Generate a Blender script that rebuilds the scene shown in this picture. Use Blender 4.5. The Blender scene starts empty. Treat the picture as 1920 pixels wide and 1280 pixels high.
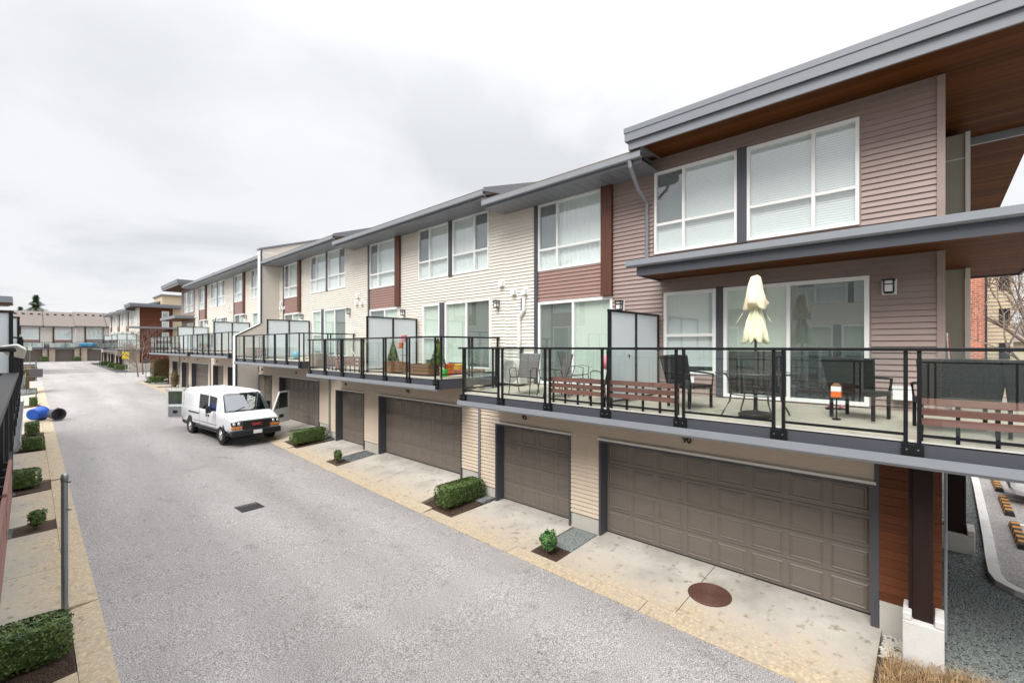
import bpy, bmesh, math, random
from mathutils import Vector, Matrix
random.seed(7)
R = math.radians
SC = bpy.context.scene
COL = SC.collection
EYE = 4.32                      # camera height over the floor of the nearest garage
VPX, HOR, FOC = 54.0, 650.0, 850.0
TH = math.atan((960 - VPX) / FOC)

# ------------------------------------------------------------------ camera
cd = bpy.data.cameras.new('camera'); cam = bpy.data.objects.new('camera', cd); COL.objects.link(cam)
cd.sensor_width = 36.0; cd.lens = FOC / 1920 * 36.0; cd.shift_y = (HOR - 640) / 1920
cd.clip_start = 0.02; cd.clip_end = 3000
cam.location = (0, 0, EYE); cam.rotation_euler = (R(90), 0, -TH)
SC.camera = cam

# ------------------------------------------------------------------ sky
SUN_EL, SUN_AZ = 52.0, 262.0     # degrees, azimuth clockwise from +Y
w = bpy.data.worlds.new('World'); SC.world = w; w.use_nodes = True
nt = w.node_tree; nt.nodes.clear()
def N(t, tree=None, **k):
    n = (tree or nt).nodes.new(t)
    for a, b in k.items(): setattr(n, a, b)
    return n
out = N('ShaderNodeOutputWorld'); bg = N('ShaderNodeBackground')
sky = N('ShaderNodeTexSky', sky_type='NISHITA', sun_disc=False)
sky.sun_elevation = R(SUN_EL); sky.sun_rotation = R(SUN_AZ)
tc = N('ShaderNodeTexCoord'); sep = N('ShaderNodeSeparateXYZ')
L = nt.links.new
L(tc.outputs['Generated'], sep.inputs[0])
def MATH(op, a, b, tree=None, clamp=False):
    t = tree or nt
    n = t.nodes.new('ShaderNodeMath'); n.operation = op; n.use_clamp = clamp
    for i, v in enumerate((a, b)):
        if v is None: continue
        if isinstance(v, (int, float)): n.inputs[i].default_value = v
        else: t.links.new(v, n.inputs[i])
    return n.outputs[0]
zc = MATH('MAXIMUM', sep.outputs[2], 0.0)
den = MATH('ADD', zc, 0.16)
cx = MATH('DIVIDE', sep.outputs[0], den); cy = MATH('DIVIDE', sep.outputs[1], den)
cmb = N('ShaderNodeCombineXYZ'); L(cx, cmb.inputs[0]); L(cy, cmb.inputs[1])
n1 = N('ShaderNodeTexNoise'); n1.inputs['Scale'].default_value = 0.7; n1.inputs['Detail'].default_value = 7; n1.inputs['Roughness'].default_value = 0.52
n1.inputs['Distortion'].default_value = 0.35
mpw = N('ShaderNodeMapping'); mpw.inputs['Location'].default_value = (-8.4, -6.1, 3.3)
L(cmb.outputs[0], mpw.inputs[0]); L(mpw.outputs[0], n1.inputs['Vector'])
rw = N('ShaderNodeValToRGB')
rw.color_ramp.elements[0].position = 0.33; rw.color_ramp.elements[0].color = (0.365, 0.37, 0.385, 1)
rw.color_ramp.elements[1].position = 0.60; rw.color_ramp.elements[1].color = (0.462, 0.465, 0.472, 1)
e = rw.color_ramp.elements.new(0.46); e.color = (0.442, 0.446, 0.455, 1)
L(n1.outputs[0], rw.inputs[0])
grad = MATH('ADD', MATH('MULTIPLY', MATH('POWER', zc, 4.5), 3.6), 0.80)       # overcast skies are brighter overhead
vm = N('ShaderNodeVectorMath', operation='SCALE'); L(rw.outputs[0], vm.inputs[0]); L(grad, vm.inputs['Scale'])
sk = N('ShaderNodeVectorMath', operation='SCALE'); L(sky.outputs[0], sk.inputs[0]); sk.inputs['Scale'].default_value = 0.05
mx = N('ShaderNodeMix', data_type='RGBA'); mx.inputs[0].default_value = 0.95
L(sk.outputs[0], mx.inputs[6]); L(vm.outputs[0], mx.inputs[7])
L(mx.outputs[2], bg.inputs[0]); bg.inputs[1].default_value = 1.0
L(bg.outputs[0], out.inputs[0])

# ------------------------------------------------------------------ sun behind the cloud
sl = bpy.data.lights.new('sun', 'SUN'); sl.energy = 1.5; sl.angle = R(34); sl.color = (1.0, 0.965, 0.91)
so = bpy.data.objects.new('sun', sl); COL.objects.link(so)
az, el = R(SUN_AZ), R(SUN_EL)
sd = Vector((math.sin(az) * math.cos(el), math.cos(az) * math.cos(el), math.sin(el)))
so.rotation_euler = sd.to_track_quat('Z', 'Y').to_euler(); so.location = (0, 0, 60)

SC.view_settings.view_transform = 'Standard'; SC.view_settings.look = 'None'
SC.view_settings.exposure = 1.38; SC.view_settings.gamma = 1.0
SC.cycles.max_bounces = 8; SC.cycles.transparent_max_bounces = 24
SC.cycles.use_denoising = True

# ------------------------------------------------------------------ materials
M = {}
def mat(name, col, rough=0.7, metal=0.0, var=0.0, vscale=6.0, bump=0.0, bscale=60.0, rnd=0.0, spec=0.5, stretch=(1, 1, 1), dirt=None, dscale=1.2, dlo=0.5, dhi=0.75):
    """principled colour + noise variation + bump + per-object variation + optional stain colour"""
    m = bpy.data.materials.new(name); m.use_nodes = True; t = m.node_tree
    b = t.nodes['Principled BSDF']; b.inputs['Roughness'].default_value = rough; b.inputs['Metallic'].default_value = metal
    b.inputs['Specular IOR Level'].default_value = spec
    c = (*col, 1)
    b.inputs['Base Color'].default_value = c
    lk = t.links.new
    tc = t.nodes.new('ShaderNodeTexCoord'); mp = t.nodes.new('ShaderNodeMapping'); mp.inputs['Scale'].default_value = stretch
    lk(tc.outputs['Object'], mp.inputs[0]); cur = None
    if var or rnd:
        rgb = t.nodes.new('ShaderNodeRGB'); rgb.outputs[0].default_value = c; cur = rgb.outputs[0]
        hs = t.nodes.new('ShaderNodeHueSaturation'); lk(cur, hs.inputs['Color'])
        val = None
        if var:
            n = t.nodes.new('ShaderNodeTexNoise'); n.inputs['Scale'].default_value = vscale; n.inputs['Detail'].default_value = 6; n.inputs['Roughness'].default_value = 0.65
            lk(mp.outputs[0], n.inputs['Vector'])
            val = MATH('ADD', MATH('MULTIPLY', MATH('SUBTRACT', n.outputs[0], 0.5, t), var * 2.6, t), 1.0, t)
        if rnd:
            oi = t.nodes.new('ShaderNodeObjectInfo')
            rv = MATH('ADD', MATH('MULTIPLY', MATH('SUBTRACT', oi.outputs['Random'], 0.5, t), rnd * 2, t), 1.0, t)
            val = rv if val is None else MATH('MULTIPLY', val, rv, t)
        lk(val, hs.inputs['Value']); cur = hs.outputs[0]
    if dirt:
        n = t.nodes.new('ShaderNodeTexNoise'); n.inputs['Scale'].default_value = dscale; n.inputs['Detail'].default_value = 8; n.inputs['Roughness'].default_value = 0.7
        lk(mp.outputs[0], n.inputs['Vector'])
        mr = t.nodes.new('ShaderNodeMapRange'); mr.inputs[1].default_value = dlo; mr.inputs[2].default_value = dhi
        lk(n.outputs[0], mr.inputs[0])
        mxx = t.nodes.new('ShaderNodeMix'); mxx.data_type = 'RGBA'
        lk(mr.outputs[0], mxx.inputs[0]); mxx.inputs[7].default_value = (*dirt, 1)
        if cur is None: mxx.inputs[6].default_value = c
        else: lk(cur, mxx.inputs[6])
        cur = mxx.outputs[2]
    if cur is not None: lk(cur, b.inputs['Base Color'])
    if bump:
        n = t.nodes.new('ShaderNodeTexNoise'); n.inputs['Scale'].default_value = bscale; n.inputs['Detail'].default_value = 5
        lk(mp.outputs[0], n.inputs['Vector'])
        bp = t.nodes.new('ShaderNodeBump'); bp.inputs['Strength'].default_value = bump; bp.inputs['Distance'].default_value = 0.02
        lk(n.outputs[0], bp.inputs['Height']); lk(bp.outputs[0], b.inputs['Normal'])
    M[name] = m
    return m

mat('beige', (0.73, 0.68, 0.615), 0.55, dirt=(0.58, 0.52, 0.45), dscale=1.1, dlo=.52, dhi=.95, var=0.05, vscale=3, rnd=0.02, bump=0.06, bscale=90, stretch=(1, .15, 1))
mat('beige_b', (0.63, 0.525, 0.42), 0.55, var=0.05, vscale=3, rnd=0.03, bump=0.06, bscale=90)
mat('brown', (0.335, 0.252, 0.228), 0.55, dirt=(0.235, 0.175, 0.158), dscale=1.2, dlo=.48, dhi=.9, var=0.07, vscale=3, rnd=0.04, bump=0.08, bscale=90, stretch=(1, .15, 1))
mat('brown_panel', (0.30, 0.18, 0.155), 0.55, var=0.06, vscale=3, rnd=0.03)
mat('white', (0.86, 0.86, 0.855), 0.4, var=0.03, vscale=4)
mat('offwhite', (0.66, 0.645, 0.60), 0.5, var=0.05, vscale=5)
mat('grey_metal', (0.192, 0.203, 0.228), 0.42, var=0.06, vscale=2.0, rnd=0.02)
mat('grey_light', (0.235, 0.25, 0.275), 0.38, var=0.08, vscale=2.5)
mat('trim_dark', (0.066, 0.070, 0.085), 0.5, var=0.06, vscale=4)
mat('black_metal', (0.007, 0.008, 0.010), 0.42, spec=.35, var=0.1, vscale=9)
mat('door_taupe', (0.178, 0.150, 0.128), 0.5, dirt=(0.115, 0.098, 0.085), dscale=1.6, dlo=.5, dhi=.85, var=0.05, vscale=2.5, bump=0.06, bscale=120, stretch=(1, .3, 4))
mat('concrete', (0.50, 0.475, 0.43), 0.85, var=0.12, vscale=5, bump=0.25, bscale=70, dirt=(0.33, 0.30, 0.25), dscale=2.2, dlo=.55, dhi=.8)
mat('concrete_light', (0.60, 0.59, 0.57), 0.8, var=0.08, vscale=4, bump=0.2, bscale=60, dirt=(0.42, 0.40, 0.36), dscale=3)
mat('deck_conc', (0.40, 0.37, 0.30), 0.8, var=0.15, vscale=3, bump=0.2, bscale=60, dirt=(0.17, 0.16, 0.07), dscale=1.6, dlo=.55, dhi=.82)
mat('cedar', (0.088, 0.029, 0.006), 0.6, spec=.10, var=0.30, vscale=2.2, rnd=0.30, bump=0.12, bscale=30, stretch=(8, .35, 8))
mat('cedar_red', (0.125, 0.042, 0.018), 0.55, spec=.2, var=0.30, vscale=2.2, rnd=0.14, bump=0.12, bscale=30, stretch=(.5, .5, 8))
mat('wood_post', (0.10, 0.034, 0.018), 0.5, var=0.35, vscale=2.0, bump=0.15, bscale=30, stretch=(8, 8, .5))
mat('slat_wood', (0.24, 0.105, 0.085), 0.55, var=0.16, vscale=3, rnd=0.12, bump=0.1, bscale=40, stretch=(8, .5, 8))
mat('wood_dark', (0.020, 0.010, 0.008), 0.6, spec=.2, var=0.3, vscale=2, stretch=(8, 8, .5), bump=.1, bscale=30)
mat('crate_wood', (0.30, 0.165, 0.085), 0.65, var=0.25, vscale=4, rnd=0.1, bump=.2, bscale=30, stretch=(6, .6, 6))
mat('shingle', (0.155, 0.13, 0.115), 0.85, var=0.2, vscale=9, bump=0.4, bscale=30)
mat('shingle_brown', (0.15, 0.125, 0.112), 0.85, var=0.2, vscale=5, bump=0.4, bscale=20)
mat('mulch', (0.060, 0.036, 0.024), 0.95, var=0.5, vscale=26, bump=1.0, bscale=55)
mat('stone', (0.19, 0.21, 0.205), 0.75, var=0.6, vscale=30, rnd=0.1)
mat('bark', (0.16, 0.115, 0.09), 0.85, var=0.25, vscale=12, bump=.5, bscale=40)
mat('bark_red', (0.15, 0.085, 0.07), 0.85, var=0.25, vscale=12)
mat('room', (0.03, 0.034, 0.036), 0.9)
mat('blind', (0.86, 0.88, 0.88), 0.6)
mat('shade_green', (0.68, 0.75, 0.68), 0.7, var=0.03, vscale=3)
mat('wicker', (0.014, 0.013, 0.014), 0.55, spec=.3, var=0.35, vscale=40, bump=.6, bscale=90)
mat('sling', (0.11, 0.10, 0.10), 0.6, var=0.12, vscale=40)
mat('tube', (0.10, 0.09, 0.085), 0.35, metal=0.6)
mat('steel', (0.27, 0.30, 0.32), 0.38, metal=0.75, var=0.08, vscale=8)
mat('chrome', (0.7, 0.7, 0.7), 0.2, metal=1.0)
mat('iron', (0.115, 0.055, 0.040), 0.6, metal=0.3, var=0.25, vscale=14, bump=.3, bscale=40)
mat('iron_dark', (0.05, 0.042, 0.044), 0.5, metal=0.5, var=0.2, vscale=14)
mat('umbrella', (0.78, 0.70, 0.50), 0.8, var=0.12, vscale=7, dirt=(0.80, 0.48, 0.33), dscale=5, dlo=.5, dhi=.7)
mat('umbrella_b', (0.74, 0.74, 0.52), 0.8, var=0.12, vscale=6)
mat('van_white', (0.70, 0.71, 0.73), 0.22, spec=0.6, var=0.015, vscale=3)
mat('plastic_black', (0.012, 0.013, 0.018), 0.42)
mat('tyre', (0.018, 0.018, 0.019), 0.85, bump=.2, bscale=60)
mat('lamp_glass', (0.75, 0.76, 0.78), 0.12, metal=0.4)
mat('amber', (0.75, 0.22, 0.02), 0.2)
mat('red_badge', (0.40, 0.05, 0.05), 0.3)
mat('blue_plastic', (0.015, 0.10, 0.48), 0.3, var=0.1, vscale=4)
mat('grey_plastic', (0.10, 0.095, 0.105), 0.4, var=0.1, vscale=5)
mat('blue_cover', (0.03, 0.26, 0.50), 0.6)
mat('ball', (0.10, 0.42, 0.55), 0.3)
mat('orange', (0.85, 0.16, 0.015), 0.5)
mat('yellow', (0.80, 0.55, 0.02), 0.5)
mat('green_pl', (0.08, 0.55, 0.06), 0.5)
mat('pink', (0.62, 0.20, 0.24), 0.6)
mat('sign_yellow', (0.85, 0.62, 0.02), 0.5)
mat('terracotta', (0.40, 0.13, 0.07), 0.7)
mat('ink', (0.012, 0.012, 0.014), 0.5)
mat('olive_panel', (0.30, 0.295, 0.235), 0.7, var=0.05, vscale=1.5)
mat('cream_wall', (0.55, 0.46, 0.32), 0.75, var=0.1, vscale=1)
mat('glass_black', (0.012, 0.016, 0.018), 0.06)
mat('car_white', (0.74, 0.75, 0.76), 0.25)
mat('car_red', (0.42, 0.03, 0.03), 0.25)
mat('car_silver', (0.42, 0.44, 0.46), 0.25, metal=.5)
mat('paint_white', (0.68, 0.67, 0.64), 0.7, var=.2, vscale=8)
mat('rubber', (0.02, 0.018, 0.018), 0.8)
mat('stop_yellow', (0.42, 0.19, 0.03), 0.7, var=.25, vscale=12)
mat('stone_wall', (0.48, 0.43, 0.37), 0.85, var=.25, vscale=6, bump=.5, bscale=12)

def leafmat(name, c1, c2):
    m = bpy.data.materials.new(name); m.use_nodes = True; t = m.node_tree; b = t.nodes['Principled BSDF']
    tc = t.nodes.new('ShaderNodeTexCoord'); n = t.nodes.new('ShaderNodeTexNoise'); n.inputs['Scale'].default_value = 9; n.inputs['Detail'].default_value = 4
    t.links.new(tc.outputs['Object'], n.inputs['Vector'])
    r = t.nodes.new('ShaderNodeValToRGB'); r.color_ramp.elements[0].position = .38; r.color_ramp.elements[1].position = .62
    r.color_ramp.elements[0].color = (*c1, 1); r.color_ramp.elements[1].color = (*c2, 1)
    t.links.new(n.outputs[0], r.inputs[0]); t.links.new(r.outputs[0], b.inputs['Base Color'])
    b.inputs['Roughness'].default_value = 0.45
    M[name] = m
leafmat('leaf', (0.030, 0.066, 0.014), (0.105, 0.165, 0.030))
leafmat('leaf_bright', (0.028, 0.085, 0.018), (0.085, 0.21, 0.05))
leafmat('leaf_brown', (0.055, 0.05, 0.015), (0.16, 0.095, 0.03))
leafmat('leaf_cone', (0.05, 0.10, 0.012), (0.17, 0.23, 0.03))
leafmat('needle', (0.08, 0.13, 0.06), (0.20, 0.26, 0.13))
leafmat('drygrass', (0.20, 0.115, 0.05), (0.44, 0.30, 0.15))
leafmat('twig', (0.15, 0.11, 0.085), (0.26, 0.20, 0.15))

def glassmat(name, tint, refl_min, rough=0.0, gcol=(1, 1, 1), ior=1.5):
    m = bpy.data.materials.new(name); m.use_nodes = True; t = m.node_tree; t.nodes.clear()
    o = t.nodes.new('ShaderNodeOutputMaterial'); mx = t.nodes.new('ShaderNodeMixShader')
    tr = t.nodes.new('ShaderNodeBsdfTransparent'); tr.inputs[0].default_value = (*tint, 1)
    gl = t.nodes.new('ShaderNodeBsdfGlossy'); gl.inputs[0].default_value = (*gcol, 1); gl.inputs['Roughness'].default_value = rough
    fr = t.nodes.new('ShaderNodeFresnel'); ge = t.nodes.new('ShaderNodeNewGeometry')
    t.links.new(MATH('SUBTRACT', ior, MATH('MULTIPLY', ge.outputs['Backfacing'], ior - 1 / ior, t), t), fr.inputs[0])
    f = MATH('ADD', MATH('MULTIPLY', fr.outputs[0], 1.0 - refl_min, t), refl_min, t)
    t.links.new(f, mx.inputs[0]); t.links.new(tr.outputs[0], mx.inputs[1]); t.links.new(gl.outputs[0], mx.inputs[2]); t.links.new(mx.outputs[0], o.inputs[0])
    M[name] = m
glassmat('pane', (0.91, 0.95, 0.935), 0.14, 0.0, (0.95, 0.98, 1.0))
glassmat('rail_glass', (0.93, 0.96, 0.955), 0.02, 0.0)
glassmat('car_glass', (0.30, 0.36, 0.35), 0.05, 0.0)
def frosted():
    m = bpy.data.materials.new('frosted'); m.use_nodes = True; t = m.node_tree; t.nodes.clear()
    o = t.nodes.new('ShaderNodeOutputMaterial'); a = t.nodes.new('ShaderNodeAddShader')
    d = t.nodes.new('ShaderNodeBsdfDiffuse'); d.inputs[0].default_value = (0.66, 0.70, 0.725, 1)
    tr = t.nodes.new('ShaderNodeBsdfTranslucent'); tr.inputs[0].default_value = (0.27, 0.29, 0.30, 1)
    g = t.nodes.new('ShaderNodeBsdfGlossy'); g.inputs[0].default_value = (0.8, 0.85, 0.9, 1); g.inputs['Roughness'].default_value = 0.25
    fr = t.nodes.new('ShaderNodeFresnel'); fr.inputs[0].default_value = 1.45; mx = t.nodes.new('ShaderNodeMixShader')
    t.links.new(d.outputs[0], a.inputs[0]); t.links.new(tr.outputs[0], a.inputs[1])
    t.links.new(fr.outputs[0], mx.inputs[0]); t.links.new(a.outputs[0], mx.inputs[1]); t.links.new(g.outputs[0], mx.inputs[2]); t.links.new(mx.outputs[0], o.inputs[0])
    M['frosted'] = m
frosted()
def mesh_screen():
    m = bpy.data.materials.new('screen_mesh'); m.use_nodes = True; t = m.node_tree; t.nodes.clear()
    o = t.nodes.new('ShaderNodeOutputMaterial'); mx = t.nodes.new('ShaderNodeMixShader'); mx.inputs[0].default_value = .52
    a = t.nodes.new('ShaderNodeBsdfTransparent'); d = t.nodes.new('ShaderNodeBsdfDiffuse'); d.inputs[0].default_value = (.10, .11, .12, 1)
    t.links.new(a.outputs[0], mx.inputs[1]); t.links.new(d.outputs[0], mx.inputs[2]); t.links.new(mx.outputs[0], o.inputs[0]); M['screen_mesh'] = m
mesh_screen()

def ground_materials():
    # asphalt: fine light/dark aggregate, broad wear, a few darker drips
    m = bpy.data.materials.new('asphalt'); m.use_nodes = True; t = m.node_tree; b = t.nodes['Principled BSDF']; lk = t.links.new
    tc = t.nodes.new('ShaderNodeTexCoord')
    n1 = t.nodes.new('ShaderNodeTexNoise'); n1.inputs['Scale'].default_value = 55; n1.inputs['Detail'].default_value = 3; n1.inputs['Roughness'].default_value = .8
    n2 = t.nodes.new('ShaderNodeTexNoise'); n2.inputs['Scale'].default_value = 0.55; n2.inputs['Detail'].default_value = 6; n2.inputs['Roughness'].default_value = .6
    n3 = t.nodes.new('ShaderNodeTexVoronoi'); n3.inputs['Scale'].default_value = 75
    mp = t.nodes.new('ShaderNodeMapping'); mp.inputs['Scale'].default_value = (1, .22, 1)
    lk(tc.outputs['Object'], mp.inputs[0]); lk(mp.outputs[0], n2.inputs['Vector'])
    for n in (n1, n3): lk(tc.outputs['Object'], n.inputs['Vector'])
    r = t.nodes.new('ShaderNodeValToRGB'); r.color_ramp.elements[0].position = .35; r.color_ramp.elements[0].color = (0.070, 0.063, 0.060, 1)
    r.color_ramp.elements[1].position = .67; r.color_ramp.elements[1].color = (0.50, 0.482, 0.474, 1)
    e = r.color_ramp.elements.new(.5); e.color = (0.245, 0.231, 0.225, 1)
    lk(n1.outputs[0], r.inputs[0])
    hs = t.nodes.new('ShaderNodeHueSaturation'); lk(r.outputs[0], hs.inputs['Color'])
    v = MATH('ADD', MATH('MULTIPLY', n2.outputs[0], 0.80, t), 0.60, t)
    v = MATH('MULTIPLY', v, MATH('ADD', MATH('MULTIPLY', n3.outputs['Distance'], 0.5, t), .78, t), t)
    # wear: long faint wheel bands, oil drips, hairline cracks
    sxa = t.nodes.new('ShaderNodeSeparateXYZ'); lk(tc.outputs['Object'], sxa.inputs[0])
    band = MATH('SINE', MATH('ADD', MATH('MULTIPLY', sxa.outputs[0], 3.3, t), MATH('MULTIPLY', n2.outputs[0], 3.0, t), t), None, t)
    v = MATH('MULTIPLY', v, MATH('ADD', MATH('MULTIPLY', band, .045, t), 1.0, t), t)
    oil = t.nodes.new('ShaderNodeTexNoise'); oil.inputs['Scale'].default_value = 1.7; oil.inputs['Detail'].default_value = 7; oil.inputs['Roughness'].default_value = .62; lk(tc.outputs['Object'], oil.inputs['Vector'])
    mo = t.nodes.new('ShaderNodeMapRange'); mo.inputs[1].default_value = .60; mo.inputs[2].default_value = .76; mo.inputs[3].default_value = 1; mo.inputs[4].default_value = .60; lk(oil.outputs[0], mo.inputs[0])
    v = MATH('MULTIPLY', v, mo.outputs[0], t)
    wv = t.nodes.new('ShaderNodeVectorMath'); wv.operation = 'ADD'; nv = t.nodes.new('ShaderNodeTexNoise'); nv.inputs['Scale'].default_value = 2.2; nv.inputs['Detail'].default_value = 4; lk(tc.outputs['Object'], nv.inputs['Vector'])
    lk(tc.outputs['Object'], wv.inputs[0]); lk(nv.outputs['Color'], wv.inputs[1])
    ck = t.nodes.new('ShaderNodeTexVoronoi'); ck.feature = 'DISTANCE_TO_EDGE'; ck.inputs['Scale'].default_value = .16; lk(wv.outputs[0], ck.inputs['Vector'])
    mc = t.nodes.new('ShaderNodeMapRange'); mc.inputs[1].default_value = .0; mc.inputs[2].default_value = .0022; mc.inputs[3].default_value = .62; mc.inputs[4].default_value = 1; lk(ck.outputs['Distance'], mc.inputs[0])
    v = MATH('MULTIPLY', v, mc.outputs[0], t)
    lk(v, hs.inputs['Value']); lk(hs.outputs[0], b.inputs['Base Color'])
    b.inputs['Roughness'].default_value = .8
    bp = t.nodes.new('ShaderNodeBump'); bp.inputs['Strength'].default_value = .5; bp.inputs['Distance'].default_value = .01
    lk(n1.outputs[0], bp.inputs['Height']); lk(bp.outputs[0], b.inputs['Normal']); M['asphalt'] = m
    # drive slabs: pale concrete, ochre lichen speckle that gets denser on the rain-washed half towards the lane
    for nm, xa, xb in (('slab_right', 8.75, 7.2), ('slab_left', -1.0, 0.4)):
        m = bpy.data.materials.new(nm); m.use_nodes = True; t = m.node_tree; b = t.nodes['Principled BSDF']; lk = t.links.new
        tc = t.nodes.new('ShaderNodeTexCoord'); sx = t.nodes.new('ShaderNodeSeparateXYZ'); lk(tc.outputs['Object'], sx.inputs[0])
        big = t.nodes.new('ShaderNodeTexNoise'); big.inputs['Scale'].default_value = 1.1; big.inputs['Detail'].default_value = 6; big.inputs['Roughness'].default_value = .6
        fine = t.nodes.new('ShaderNodeTexNoise'); fine.inputs['Scale'].default_value = 21; fine.inputs['Detail'].default_value = 7; fine.inputs['Roughness'].default_value = .75
        spot = t.nodes.new('ShaderNodeTexNoise'); spot.inputs['Scale'].default_value = 7.5; spot.inputs['Detail'].default_value = 5
        for n in (big, fine, spot): lk(tc.outputs['Object'], n.inputs['Vector'])
        mr = t.nodes.new('ShaderNodeMapRange'); mr.inputs[1].default_value = xa; mr.inputs[2].default_value = xb
        lk(sx.outputs[0], mr.inputs[0])
        f = MATH('ADD', MATH('MULTIPLY', mr.outputs[0], .55, t), MATH('MULTIPLY', big.outputs[0], .75, t), t)
        f = MATH('ADD', f, MATH('MULTIPLY', fine.outputs[0], .95, t), t)
        mr2 = t.nodes.new('ShaderNodeMapRange'); mr2.inputs[1].default_value = .98; mr2.inputs[2].default_value = 1.42; mr2.inputs[4].default_value = .85; lk(f, mr2.inputs[0])
        base = t.nodes.new('ShaderNodeValToRGB'); base.color_ramp.elements[0].position = .3; base.color_ramp.elements[0].color = (0.32, 0.295, 0.26, 1)
        base.color_ramp.elements[1].position = .65; base.color_ramp.elements[1].color = (0.53, 0.50, 0.455, 1); lk(big.outputs[0], base.inputs[0])
        lich = t.nodes.new('ShaderNodeValToRGB'); lich.color_ramp.elements[0].position = .36; lich.color_ramp.elements[0].color = (0.19, 0.135, 0.075, 1)
        lich.color_ramp.elements[1].position = .62; lich.color_ramp.elements[1].color = (0.52, 0.41, 0.265, 1); lk(fine.outputs[0], lich.inputs[0])
        mx = t.nodes.new('ShaderNodeMix'); mx.data_type = 'RGBA'; lk(mr2.outputs[0], mx.inputs[0]); lk(base.outputs[0], mx.inputs[6]); lk(lich.outputs[0], mx.inputs[7])
        mr3 = t.nodes.new('ShaderNodeMapRange'); mr3.inputs[1].default_value = .59; mr3.inputs[2].default_value = .72; mr3.inputs[4].default_value = .75; lk(spot.outputs[0], mr3.inputs[0])
        mx2 = t.nodes.new('ShaderNodeMix'); mx2.data_type = 'RGBA'; lk(mr3.outputs[0], mx2.inputs[0]); lk(mx.outputs[2], mx2.inputs[6]); mx2.inputs[7].default_value = (.20, .15, .09, 1)
        lk(mx2.outputs[2], b.inputs['Base Color']); b.inputs['Roughness'].default_value = .82
        bp = t.nodes.new('ShaderNodeBump'); bp.inputs['Strength'].default_value = .25; bp.inputs['Distance'].default_value = .01
        lk(fine.outputs[0], bp.inputs['Height']); lk(bp.outputs[0], b.inputs['Normal']); M[nm] = m
    # crushed stone
    m = bpy.data.materials.new('gravel'); m.use_nodes = True; t = m.node_tree; b = t.nodes['Principled BSDF']; lk = t.links.new
    tc = t.nodes.new('ShaderNodeTexCoord'); vo = t.nodes.new('ShaderNodeTexVoronoi'); vo.inputs['Scale'].default_value = 30
    nn = t.nodes.new('ShaderNodeTexNoise'); nn.inputs['Scale'].default_value = 40; nn.inputs['Detail'].default_value = 4
    lk(tc.outputs['Object'], vo.inputs['Vector']); lk(tc.outputs['Object'], nn.inputs['Vector'])
    r = t.nodes.new('ShaderNodeValToRGB'); r.color_ramp.elements[0].color = (0.045, 0.053, 0.053, 1); r.color_ramp.elements[1].color = (0.25, 0.275, 0.27, 1)
    s = t.nodes.new('ShaderNodeSeparateColor'); lk(vo.outputs['Color'], s.inputs[0]); lk(s.outputs[0], r.inputs[0])
    hs = t.nodes.new('ShaderNodeHueSaturation'); lk(r.outputs[0], hs.inputs['Color']); lk(MATH('ADD', MATH('MULTIPLY', vo.outputs['Distance'], -1.1, t), 1.35, t), hs.inputs['Value'])
    lk(hs.outputs[0], b.inputs['Base Color']); b.inputs['Roughness'].default_value = .85
    bp = t.nodes.new('ShaderNodeBump'); bp.invert = True; bp.inputs['Strength'].default_value = 1; bp.inputs['Distance'].default_value = .03
    lk(vo.outputs['Distance'], bp.inputs['Height']); lk(bp.outputs[0], b.inputs['Normal']); M['gravel'] = m
    # brick
    m = bpy.data.materials.new('brick'); m.use_nodes = True; t = m.node_tree; b = t.nodes['Principled BSDF']; lk = t.links.new
    tc = t.nodes.new('ShaderNodeTexCoord'); mp = t.nodes.new('ShaderNodeMapping'); mp.inputs['Rotation'].default_value = (R(90), 0, R(90))
    sx = t.nodes.new('ShaderNodeSeparateXYZ'); lk(tc.outputs['Object'], sx.inputs[0]); cb = t.nodes.new('ShaderNodeCombineXYZ')
    lk(MATH('ADD', sx.outputs[0], sx.outputs[1], t), cb.inputs[0]); lk(sx.outputs[2], cb.inputs[1])
    br = t.nodes.new('ShaderNodeTexBrick'); br.inputs['Scale'].default_value = 1; br.inputs['Brick Width'].default_value = .42; br.inputs['Row Height'].default_value = .15
    br.inputs['Mortar Size'].default_value = .018; br.inputs['Color1'].default_value = (.34, .085, .045, 1); br.inputs['Color2'].default_value = (.46, .15, .085, 1); br.inputs['Mortar'].default_value = (.45, .33, .27, 1)
    lk(cb.outputs[0], br.inputs['Vector']); lk(br.outputs[0], b.inputs['Base Color']); b.inputs['Roughness'].default_value = .85; M['brick'] = m
ground_materials()

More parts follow.
